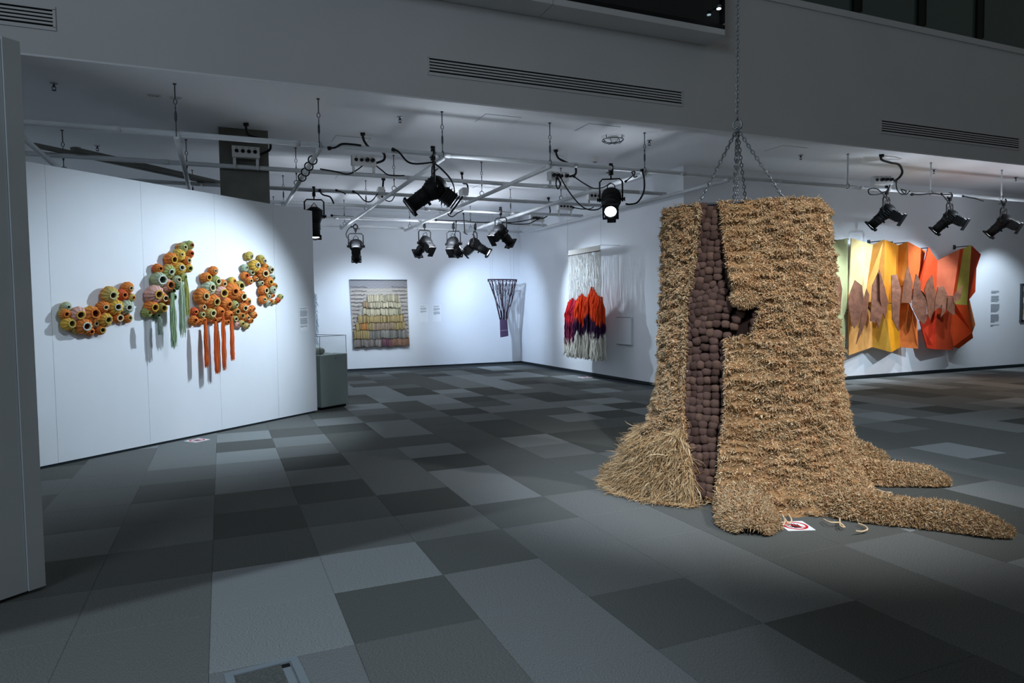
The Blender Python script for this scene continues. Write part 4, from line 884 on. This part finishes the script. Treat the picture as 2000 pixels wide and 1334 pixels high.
CP = [[(1629, 541), (1640, 541), (1645, 564), (1641, 615), (1633, 600), (1628, 566)],
      [(1670, 547), (1684, 558), (1687, 591), (1681, 618), (1675, 633), (1672, 637), (1669, 642), (1667, 636), (1664, 638), (1657, 592), (1660, 574)],
      [(1693, 564), (1698, 576), (1692, 629), (1672, 673), (1678, 646), (1687, 587)],
      [(1717.6, 527), (1718, 585), (1725, 610), (1716.6, 641.6), (1711, 625), (1708, 632), (1704, 628), (1700, 627), (1704, 557.6)],
      [(1718.2, 527), (1728, 562), (1735.5, 592), (1729, 623), (1724, 608), (1718.6, 583)],
      [(1741, 538), (1752, 535.5), (1760, 566), (1757.5, 602), (1755.5, 647), (1750, 637), (1743, 623), (1742, 587)],
      [(1773.6, 518), (1782.7, 553), (1780, 592), (1761, 591), (1764, 564), (1768.4, 536.6)],
      [(1789.4, 534.5), (1797.5, 549), (1798, 566), (1805, 572), (1810, 591), (1810, 625), (1804, 634), (1793.6, 622.6), (1782, 599.5), (1785, 557.5)],
      [(1821, 536.5), (1823, 553), (1827, 570), (1824, 608), (1816.7, 624.7), (1812.5, 614), (1810.4, 587), (1805.4, 566), (1810.4, 551)],
      [(1832, 561), (1843, 558.6), (1850, 574), (1847, 608), (1838, 620), (1840, 595), (1825, 608), (1827, 583)],
      [(1851, 583), (1856.6, 578.6), (1865, 585), (1865, 614), (1860, 615), (1850, 606)],
      [(1861, 578.6), (1880, 557.6), (1875.5, 585), (1863, 592)]]
for k, poly in enumerate(CP):
    d0 = .60+.03*(k % 3); cx_ = sum(p[0] for p in poly)/len(poly); sl = .004*(1 if k % 2 else -1)
    mb = MB(); mb.prism([ony(x, y, YF-d0-(x-cx_)*sl) for x, y in poly][::-1], (0, .012, 0))
    # hammered fold: raise the centre slightly
    mb.obj('copper_plate', m_cop, fr)
for a in ((1773, 473, N_), (1813.5, 484, N_), (1897, 480, N_), (1728, 470, N_), (1657, 467, N_)):
    p = ony(*a[:2], YF-a[2]+.01); q = Vector((p.x, YF, p.z)); mb = MB(); mb.tube([p, q], .011, 6); mb.box(q-Vector((0, .01, 0)), (.07, .02, .10)); mb.obj('wall_bracket', m_dsteel, fr)
for k, poly in enumerate(CP):
    cx_ = sum(p[0] for p in poly)/len(poly); cy_ = sum(p[1] for p in poly)/len(poly); p = ony(cx_, cy_, YF-.60); mb = MB(); mb.tube([p, Vector((p.x, YF-.05, p.z))], .008, 6); mb.obj('plate_rod', m_dsteel, fr)
settle(fr)
# ------------------------------------------------------------------ the jute tree trunk
TC = Vector((4.22, 4.75, 0)); eu = Vector((TC.y, -TC.x, 0)).normalized(); ew = -TC.normalized()
tree = thing('jute_tree_trunk', 'huge shaggy brown jute tree trunk with trailing roots, hung from chains', 'textile sculpture', TC)
ly = [405, 440, 520, 600, 680, 720, 760, 800, 840, 880, 910, 930, 950]; lx = [1297, 1294, 1292, 1290, 1288, 1284, 1278, 1267, 1251, 1233, 1212, 1196, 1190]
ry = [402, 415, 500, 600, 680, 740, 800, 850, 900, 940, 970]; rx = [1603, 1619, 1624, 1630, 1636, 1641, 1653, 1660, 1675, 1684, 1690]
def sil(px, py): p = onpl(px, py, TC, ew); return (p-TC).dot(eu), p.z
Ls = sorted([(z, u) for u, z in (sil(x, y) for x, y in zip(lx, ly))]); Rs = sorted([(z, u) for u, z in (sil(x, y) for x, y in zip(rx, ry))])
def prof(z):
    l = np.interp(z, [q[0] for q in Ls], [q[1] for q in Ls]); r = np.interp(z, [q[0] for q in Rs], [q[1] for q in Rs]); return (l+r)/2, (r-l)/2
ZT = 2.44; PW = .72
def spow(v): return np.sign(v)*np.abs(v)**PW
def bdep(a): return .78*a
TCn, eun, ewn = np.array(TC), np.array(eu), np.array(ew)
def surf(th, z, off=0.):
    th = np.asarray(th, float); z = np.asarray(z, float); uc, a = prof(z); b = bdep(a)
    s, c = spow(np.sin(th)), spow(np.cos(th)); P = TCn+eun*((uc+a*s)[..., None])+ewn*((b*c)[..., None]); P[..., 2] = z
    nx_, nw = np.sin(th), np.cos(th)*1.1; l = np.sqrt(nx_**2+nw**2); nn = eun*((nx_/l)[..., None])+ewn*((nw/l)[..., None])
    return P+nn*np.asarray(off)[..., None], nn
def th_of(px, py):
    wd = .55
    for _ in range(6):
        p = onpl(px, py, TC+ew*wd, ew); u = (p-TC).dot(eu); z = max(0, min(ZT, p.z)); uc, a = prof(z); s = max(-.999, min(.999, (u-uc)/a)); th = math.asin(np.sign(s)*abs(s)**(1/PW)); wd = bdep(a)*abs(math.cos(th))**PW
    return th, z
LE = [(405, 1373), (440, 1369), (470, 1366), (520, 1361), (560, 1352), (580, 1345), (640, 1342), (720, 1341), (800, 1340), (850, 1346), (880, 1360), (930, 1370), (985, 1382)]
RE = [(405, 1403), (440, 1407), (480, 1412), (540, 1420), (565, 1426), (585, 1440), (597, 1478), (615, 1476), (640, 1468), (655, 1455), (662, 1412), (720, 1412), (800, 1411), (880, 1400), (930, 1395), (985, 1386)]
Lz = sorted([th_of(x, y)[::-1] for y, x in LE]); Rz = sorted([th_of(x, y)[::-1] for y, x in RE])
thL = lambda z: np.interp(z, [q[0] for q in Lz], [q[1] for q in Lz])-.062; thR = lambda z: np.interp(z, [q[0] for q in Rz], [q[1] for q in Rz])+.022
_LAT = np.random.RandomState(99).rand(64, 64)
def vn(x, y):
    x = np.asarray(x, float); y = np.asarray(y, float); xi = np.floor(x).astype(int); yi = np.floor(y).astype(int); fx = x-xi; fy = y-yi; fx = fx*fx*(3-2*fx); fy = fy*fy*(3-2*fy)
    g = lambda i, j: _LAT[i % 64, j % 64]
    return (g(xi, yi)*(1-fx)+g(xi+1, yi)*fx)*(1-fy)+(g(xi, yi+1)*(1-fx)+g(xi+1, yi+1)*fx)*fy*1.0-.5
def clump(T_, Z): x = T_*.9; return .062*vn(x/.085+3, Z/.030+1.2*vn(x/.2, Z/.2))+.03*vn(x/.035, Z/.028+9)+.04*vn(x/.3, Z/.25)
def wob(a, b, s=0): return .5*np.sin(a*3.1+b*1.7+s)+.3*np.sin(a*7.3-b*4.1+s*2)+.2*np.sin(a*13.7+b*9.3+s)
def grid_part(t0, t1, name, m, offf, cf, nth=60, nzz=110, z0=.0, z1=ZT):
    zz = np.linspace(z0, z1, nzz); Z = np.repeat(zz[:, None], nth, 1); T_ = np.stack([np.linspace(t0(z), t1(z), nth) for z in zz])
    P, _ = surf(T_, Z, offf(T_, Z)); idx = np.arange(nzz*nth).reshape(nzz, nth); Fq = np.stack([idx[:-1, :-1].ravel(), idx[:-1, 1:].ravel(), idx[1:, 1:].ravel(), idx[1:, :-1].ravel()], 1)
    return npobj(name, P.reshape(-1, 3), Fq, cf(T_, Z).reshape(-1, 3), m, tree)
JB = np.array(lin('#8a6a48')[:3])
def flare(T_, Z): return .085*np.exp(-((T_-th_of(1450, 550)[0])/.16)**2-((Z-th_of(1450, 550)[1])/.17)**2)+np.where(np.sin(T_) > -.35, .10*np.clip((.30-Z)/.30, 0, 1)**2, 0)
ledge = 1
offL = lambda T_, Z: clump(T_, Z)-.035
offR = lambda T_, Z: clump(T_+2, Z)-.015+flare(T_, Z)
cj = lambda T_, Z: np.clip(JB*(1+.3*wob(T_*9, Z*11))[..., None], 0, 1)
grid_part(lambda z: -2.75, lambda z: thL(z), 'jute_cloth', m_jute, offL, cj, 90, 260)
grid_part(lambda z: thR(z), lambda z: 3.5, 'jute_cloth', m_jute, offR, cj, 240, 260)
grid_part(lambda z: thL(z)-.16, lambda z: thR(z)+.16, 'strip_ground', m_wool, lambda T_, Z: -.12+0*Z, lambda T_, Z: np.broadcast_to(np.array(lin('#2a1f1b')[:3]), T_.shape+(3,)).copy(), 30)
# lips of the two panels folding inwards
for fn, sg, nm in ((thL, 0, 'panel_lip'), (thR, 1, 'panel_lip')):
    zz = np.linspace(0, ZT, 90); A = [surf(fn(z), z, (offL if not sg else offR)(fn(z), z))[0] for z in zz]; B = [surf(fn(z)+(.03 if sg else -.03), z, -.16)[0] for z in zz]
    V = np.array([p for q in zip(A, B) for p in q]); Fq = np.array([(2*i, 2*i+1, 2*i+3, 2*i+2) for i in range(89)]); npobj(nm, V, Fq, np.tile(JB*.7, (len(V), 1)), m_jute, tree)
# top ring and inner lining so that the trunk reads as a hollow stump
mb = MB(); ring = [Vector(surf(t, ZT-.01, -.05)[0]) for t in np.linspace(-2.8, 3.45, 60)]; mb.tube(ring, .012, 6); mb.obj('top_hoop', m_dsteel, tree)
# ---- tufts
TAN = np.array([lin(h)[:3] for h in ('#c9b290', '#cdaa80', '#a5875f', '#dcc29e', '#bf9a70', '#c89c72', '#b8a682', '#e6d4b0')])
def tuftcol(n, th, z, r_):
    k = r_.choice(len(TAN), n, p=[.20, .18, .15, .12, .11, .10, .09, .05]); c = TAN[k]*r_.uniform(.80, 1.12, (n, 1))*(1+.14*wob(th*6, z*5)[:, None])
    mixz = np.clip(wob(th*4, z*3, 5), 0, 1)[:, None]; return np.clip(c*(1-.25*mixz)+.25*mixz*np.array(lin('#b0683a')[:3])*1.1, 0, 1)
def tufts(name, t0, t1, n, seed, offf, zlo=0., zhi=ZT, rad=.0034, Lr=(.020, .042)):
    r_ = np.random.RandomState(seed); z = r_.uniform(zlo, zhi, n); row = .036
    z = np.round(z/row)*row+r_.normal(0, .007, n); th = np.array([r_.uniform(t0(q), t1(q)) for q in z]); z = z+.018*wob(th*7, z*2, 3)
    zc = np.clip(z, .02, ZT); P, nn = surf(th, zc, offf(th, zc)); P[:, 2] = z.clip(.015, ZT+.01)
    D = nn+r_.normal(0, .6, (n, 3))+np.array([0, 0, -.1]); D /= np.linalg.norm(D, axis=1)[:, None]
    V, Fq, C = strands(P, D, r_.uniform(*Lr, n), r_.uniform(.3, 1.2, n), r_.uniform(.75, 1.3, n)*rad, 3, tuftcol(n, th, z, r_), 3, .62, seed, .004); return npobj(name, V, Fq, C, m_jute, tree, 'stuff')
def fr_top(th): return np.interp(th, [-1.9, -1.0, -.35], [.50, .46, .62])
tufts('jute_pile', lambda z: max(-1.9, -1.9), lambda z: thL(z)-.0, 26000, 31, offL, .30)
tufts('jute_pile', lambda z: thR(z)+.0, lambda z: 1.95, 62000, 32, offR)
tufts('jute_pile', lambda z: 1.95, lambda z: 4.3, 7000, 33, offR, 0., ZT, .009)
# tufts along the two lips and round the top edge
def edge_tufts(fn, sg, n, seed):
    r_ = np.random.RandomState(seed); z = r_.uniform(.05 if sg else .5, ZT, n); th = fn(z); dp = r_.uniform(-.15, .01, n); P, nn = surf(th, z, dp); e = (-1 if sg else 1)
    tg = np.stack([-nn[:, 1], nn[:, 0], 0*z], 1); sgn = np.sign((tg@eun)); tg = tg*sgn[:, None]*e; D = tg*.25+nn*.6+r_.normal(0, .5, (n, 3)); D /= np.linalg.norm(D, axis=1)[:, None]
    V, Fq, C = strands(P, D, r_.uniform(.022, .042, n), r_.uniform(.4, 1.1, n), r_.uniform(.003, .0045, n), 3, tuftcol(n, th, z, r_)*.9, 3, .35, seed); npobj('lip_pile', V, Fq, C, m_jute, tree, 'stuff')
edge_tufts(thL, 0, 2600, 41); edge_tufts(thR, 1, 3600, 42)
# hood: rolled flap over the side hollow
hp, hz = th_of(1454, 584); HC, hn = surf(hp, hz+.01, .012); HC = Vector(HC); hn = Vector(hn)
r_ = np.random.RandomState(50); n = 2600; a = r_.uniform(0, 2*np.pi, n); ph = np.arccos(r_.uniform(-.2, 1, n)); tgt = Vector((-hn.y, hn.x, 0)); tgt = tgt if tgt.dot(eu) > 0 else -tgt
loc = np.stack([np.sin(ph)*np.cos(a)*.08, np.sin(ph)*np.sin(a)*.056, np.cos(ph)*.038], 1)
Ph = np.array(HC)+loc[:, :1]*np.array(tgt)+loc[:, 1:2]*np.array([0, 0, 1])+loc[:, 2:]*np.array(hn)
Dn = loc/np.linalg.norm(loc, axis=1)[:, None]; Dh = Dn[:, :1]*np.array(tgt)+Dn[:, 1:2]*np.array([0, 0, 1])+Dn[:, 2:]*np.array(hn)+r_.normal(0, .4, (n, 3)); Dh /= np.linalg.norm(Dh, axis=1)[:, None]
V, Fq, C = strands(Ph, Dh, r_.uniform(.028, .055, n), r_.uniform(.5, 1.4, n), r_.uniform(.003, .0045, n), 3, tuftcol(n, a*.3, Ph[:, 2], r_), 3, .6, 50); npobj('hood_pile', V, Fq, C, m_jute, tree, 'stuff')
mb = MB(); mb.sm = True
bm = bmesh.new(); bmesh.ops.create_icosphere(bm, subdivisions=3, radius=1)
for v in bm.verts:
    q = HC+tgt*(v.co.x*.072)+Vector((0, 0, 1))*(v.co.y*.05)+hn*(v.co.z*.035); v.co = q
me = bpy.data.meshes.new('hood'); bm.to_mesh(me); bm.free(); me.materials.append(mat('jute_core', '#5c4128', .95)); o = bpy.data.objects.new('hood', me); COL.objects.link(o); o.parent = tree
# long loose fringe at the left foot
r_ = np.random.RandomState(60); n = 15000; th = r_.uniform(-2.2, 0, n); zz = r_.uniform(.02, 1, n); lim = np.array([thL(q*.6) for q in zz]); th = -2.2+(lim+2.2)*r_.rand(n); z = zz*np.array([fr_top(t) for t in th])
P, nn = surf(th, z, .0+.02*r_.rand(n)); D = nn*.55+np.array([0, 0, -1.])+r_.normal(0, .22, (n, 3)); D /= np.linalg.norm(D, axis=1)[:, None]
FC = np.array([lin(h)[:3] for h in ('#b8996f', '#c8ab82', '#9c7f5a', '#d6be98', '#ab8158')]); C0 = FC[r_.choice(5, n, p=[.3, .25, .2, .15, .1])]*r_.uniform(.7, 1.15, (n, 1))
V, Fq, C = strands(P, D, r_.uniform(.09, .24, n), r_.uniform(.3, 1.2, n), r_.uniform(.0020, .0038, n), 6, C0, 3, .30, 60, .006); npobj('loose_fringe', V, Fq, C, m_jute, tree, 'stuff')
# fringe lying on the floor at the far left corner
for (pa, pb, n, sd) in (((1225, 935), (1188, 922), 500, 61), ((1260, 955), (1195, 940), 600, 62), ((1390, 985), (1260, 965), 900, 63)):
    A, B = np.array(onz(*pa)), np.array(onz(*pb)); r_ = np.random.RandomState(sd); t = r_.rand(n)[:, None]; P = A+(B-A)*t*.8; P[:, 2] = r_.uniform(.01, .08, n)*(1-t[:, 0]*.5)+.01; P[:, :2] += r_.normal(0, .025, (n, 2))
    D = (B-A)/np.linalg.norm(B-A)+r_.normal(0, .5, (n, 3)); D /= np.linalg.norm(D, axis=1)[:, None]; V, Fq, C = strands(P, D, r_.uniform(.08, .16, n), np.full(n, .3), r_.uniform(.003, .0048, n), 5, FC[r_.choice(5, n)]*r_.uniform(.7, 1.15, (n, 1)), 3, .3, sd, .006)
    npobj('floor_fringe', V, Fq, C, m_jute, tree, 'stuff')
# ---- roots
def root_part(name, pts, ws, hs_, n, seed, rad=.0038, dark=1.):
    n = int(n*1.9)
    pts = [Vector(p) for p in pts]; S = len(smooth_pts(pts, 6)); c = smooth_pts(pts, 6); tt = np.linspace(0, len(pts)-1, S); W_ = np.interp(tt, range(len(pts)), ws); Hh = np.interp(tt, range(len(pts)), hs_)
    c = np.array(c); c[:, 2] = 0; tg = np.gradient(c, axis=0); tg[:, 2] = 0; tg /= np.linalg.norm(tg, axis=1)[:, None]; sd_ = np.stack([tg[:, 1], -tg[:, 0], 0*tg[:, 0]], 1)
    m_ = 14; V = []
    for i in range(S):
        for j in range(m_): f = math.pi*j/(m_-1); V.append(c[i]+sd_[i]*W_[i]*.9*math.cos(f)+np.array([0, 0, .005+Hh[i]*.85*math.sin(f)]))
    Fq = np.array([(i*m_+j, (i+1)*m_+j, (i+1)*m_+j+1, i*m_+j+1) for i in range(S-1) for j in range(m_-1)]); V = np.array(V); npobj(name, V, Fq, np.tile(JB, (len(V), 1)), m_jute, tree)
    r_ = np.random.RandomState(seed); t = r_.rand(n)*(S-1.001); i0 = t.astype(int); f = (t-i0)[:, None]; cc = c[i0]*(1-f)+c[i0+1]*f; ww = np.interp(t, range(S), W_); hh = np.interp(t, range(S), Hh); ph = r_.uniform(0, math.pi, n); s_ = sd_[i0]
    up = np.array([0, 0, 1.]); P = cc+s_*(ww*.9*np.cos(ph))[:, None]+up*(.01+hh*.88*np.sin(ph))[:, None]; D = s_*np.cos(ph)[:, None]+up*np.sin(ph)[:, None]+r_.normal(0, .5, (n, 3)); D += tg[i0]*.2
    D /= np.linalg.norm(D, axis=1)[:, None]; V, Fq, C = strands(P, D, r_.uniform(.028, .052, n), r_.uniform(.3, 1., n), r_.uniform(.75, 1.3, n)*rad, 3, tuftcol(n, ph, t*.2, r_)*dark, 3, .55, seed, .004); npobj('root_pile', V, Fq, C, m_jute, tree, 'stuff')
def pxg(*L): return [onz(*p) for p in L]
root_part('root', pxg((1440, 965), (1452, 1000), (1462, 1030), (1466, 1046)), [.24, .22, .23, .10], [.24, .20, .16, .05], 3600, 71, dark=.85)
root_part('root', pxg((1560, 975), (1640, 1000), (1700, 1012), (1780, 1022), (1860, 1030), (1930, 1042), (1974, 1050)), [.20, .20, .17, .14, .16, .13, .03], [.30, .20, .19, .17, .17, .11, .03], 6500, 72, dark=.92)
root_part('root', pxg((1655, 935), (1710, 944), (1770, 945), (1815, 947), (1852, 949)), [.16, .14, .13, .11, .02], [.26, .20, .18, .15, .04], 3400, 73)
root_part('root', pxg((1650, 890), (1690, 900), (1712, 899), (1729, 898)), [.16, .14, .09, .02], [.22, .18, .10, .03], 1300, 74)
# loose ends trailing from the hem
for L in ([(1528, 1005), (1533, 1018), (1529, 1026)], [(1540, 1004), (1546, 1016), (1540, 1022), (1532, 1012)], [(1608, 1014), (1622, 1020), (1640, 1021), (1650, 1030)], [(1640, 1012), (1641, 1026), (1648, 1030)], [(1676, 1022), (1690, 1028), (1694, 1034), (1684, 1038), (1672, 1037)], [(1713, 956), (1728, 961), (1741, 962)]):
    mb = MB(); mb.cc = tuple(TAN[3])+(1,); mb.tube(smooth_pts([onz(x, y, .02+.02*rnd.random()) for x, y in L], 5), .006, 6); mb.obj('loose_end', m_jute, tree)
# ---- knotted brown wool strip
kv = []
for k in range(4):
    bm = bmesh.new(); bmesh.ops.create_icosphere(bm, subdivisions=2, radius=1); rk = random.Random(k)
    for v in bm.verts: v.co = Vector([math.copysign(abs(q)**.78, q) for q in v.co])*(1+.10*math.sin(v.co.x*5+k*2)*math.cos(v.co.z*4+k)+rk.uniform(-.07, .07))
    me = bpy.data.meshes.new('wool_knot'); bm.to_mesh(me); bm.free(); me.polygons.foreach_set('use_smooth', [True]*len(me.polygons))
    a_ = me.color_attributes.new('Col', 'FLOAT_COLOR', 'POINT'); c = lin(['#5a463f', '#624d45', '#4e3c35', '#6b5449'][k]); a_.data.foreach_set('color', np.tile(c, len(me.vertices)).astype('f')); me.materials.append(m_wool); kv.append(me)
z = ZT-.03; cnt = 0; kr = random.Random(5)
while z > .03:
    tl_, tr_ = float(thL(z))-.03, float(thR(z))+.03; A, _ = surf(tl_, z, -.075); B, _ = surf(tr_, z, -.075); L = np.linalg.norm(A-B); big = 1.75 > z > 1.15
    kw = .066 if L > .3 else .056; nk = max(2, int(round(L/kw)))
    for i in range(nk):
        t = tl_+(tr_-tl_)*(i+.5+kr.uniform(-.12, .12))/nk; arc = .055*math.exp(-((z-1.42)/.25)**2)*math.sin((i+.5)/nk*math.pi)+.008*math.sin(i*1.3+z*9)
        p, nn = surf(t, z, -.075+kr.uniform(-.01, .012)); o = bpy.data.objects.new('wool_knot', kv[kr.randrange(4)]); COL.objects.link(o); o.parent = tree; cnt += 1
        o.location = Vector(p)+Vector((0, 0, arc+kr.uniform(-.006, .006))); o.scale = (L/nk*kr.uniform(.54, .66), .034*kr.uniform(.85, 1.2), .036*kr.uniform(.9, 1.2)); o.rotation_euler = (kr.uniform(-.2, .2), kr.uniform(-.25, .25), math.atan2(-nn[0], nn[1])+kr.uniform(-.2, .2))
    z -= .060
print('knots', cnt)
settle(tree)
# ---- chains
ch = thing('hanging_chain', 'long steel chain with a shackle and spread sling chains holding the jute trunk', 'chain', (TC.x, TC.y, 3.2))
ap = onpl(1440, 243, TC, ew)
def chain(mb, a, b, link=.046, r=.0055):
    a, b = Vector(a), Vector(b); d = (b-a); n = int(d.length/(link*.78)); t = d.normalized(); o1 = t.orthogonal().normalized(); o2 = t.cross(o1)
    for i in range(n): mb.torus(a+d*((i+.5)/n), link*.27, r, o1 if i % 2 else o2, 8, 4, 1.75, t)
top = onpl(1437, 0, TC, ew)
mb = MB(); chain(mb, ap+Vector((0, 0, .08)), Vector((ap.x, ap.y, 8.2))); mb.obj('main_chain', m_steel, ch)
mb = MB(); mb.torus(ap, .036, .009, tuple(ew), 16, 8, 1.2, (0, 0, 1)); mb.torus(ap+Vector((0, 0, .07)), .022, .008, tuple(eu), 12, 6, 1.5, (0, 0, 1)); mb.tube([ap+eu*-.04-Vector((0, 0, .03)), ap+eu*.04-Vector((0, 0, .03))], .009, 8); mb.obj('shackle', m_steel, ch)
ends = [surf(-1.15, ZT, -.03)[0], surf(.80, ZT, -.03)[0], surf(-.12, ZT, -.04)[0], surf(-.07, ZT, -.04)[0], surf(2.6, ZT, -.03)[0], surf(-2.5, ZT, -.03)[0]]
ends[0] = np.array(onpl(1362, 402, TC+ew*.3, ew)); ends[1] = np.array(onpl(1540, 402, TC+ew*.25, ew)); ends[2] = np.array(onpl(1436, 402, TC+ew*.4, ew)); ends[3] = np.array(onpl(1441, 402, TC+ew*.4, ew)); ends[4] = np.array(onpl(1457, 402, TC-ew*.5, ew)); ends[5] = np.array(onpl(1433, 402, TC-ew*.4, ew))
for e in ends: mb = MB(); chain(mb, ap-Vector((0, 0, .04)), e); mb.obj('sling_chain', m_steel, ch)
mb = MB()
for e in ends[:2]: mb.torus(Vector(e), .022, .006, tuple(ew), 12, 6); 
mb.obj('end_ring', m_steel, ch); settle(ch)

# ------------------------------------------------------------------ groups of alike things
GR = {'stage lamp': 'black stage lamps on the ceiling pipes', 'hanger rod': 'hanger rods under the ceiling', 'socket box': 'white socket boxes on the lighting grid', 'sprinkler': 'ceiling sprinklers',
      'access panel': 'flush ceiling access panels', 'cable': 'black cables on the lighting grid', 'pipe': 'white pipes of the lighting grid', 'sign': 'no-touching signs on the carpet', 'wall text': 'printed texts on the walls', 'air vent': 'slot vents in the bulkhead',
      'ceiling plate': 'small ceiling plates', 'metal bar': 'flat bars lying on the pipes'}
for o in COL.objects:
    if o.parent is None and o.get('category') in GR: o['group'] = GR[o['category']]
    if o.parent is None and o.name.startswith('pod_sculpture'): o['group'] = 'clusters of crocheted pods on the partition'
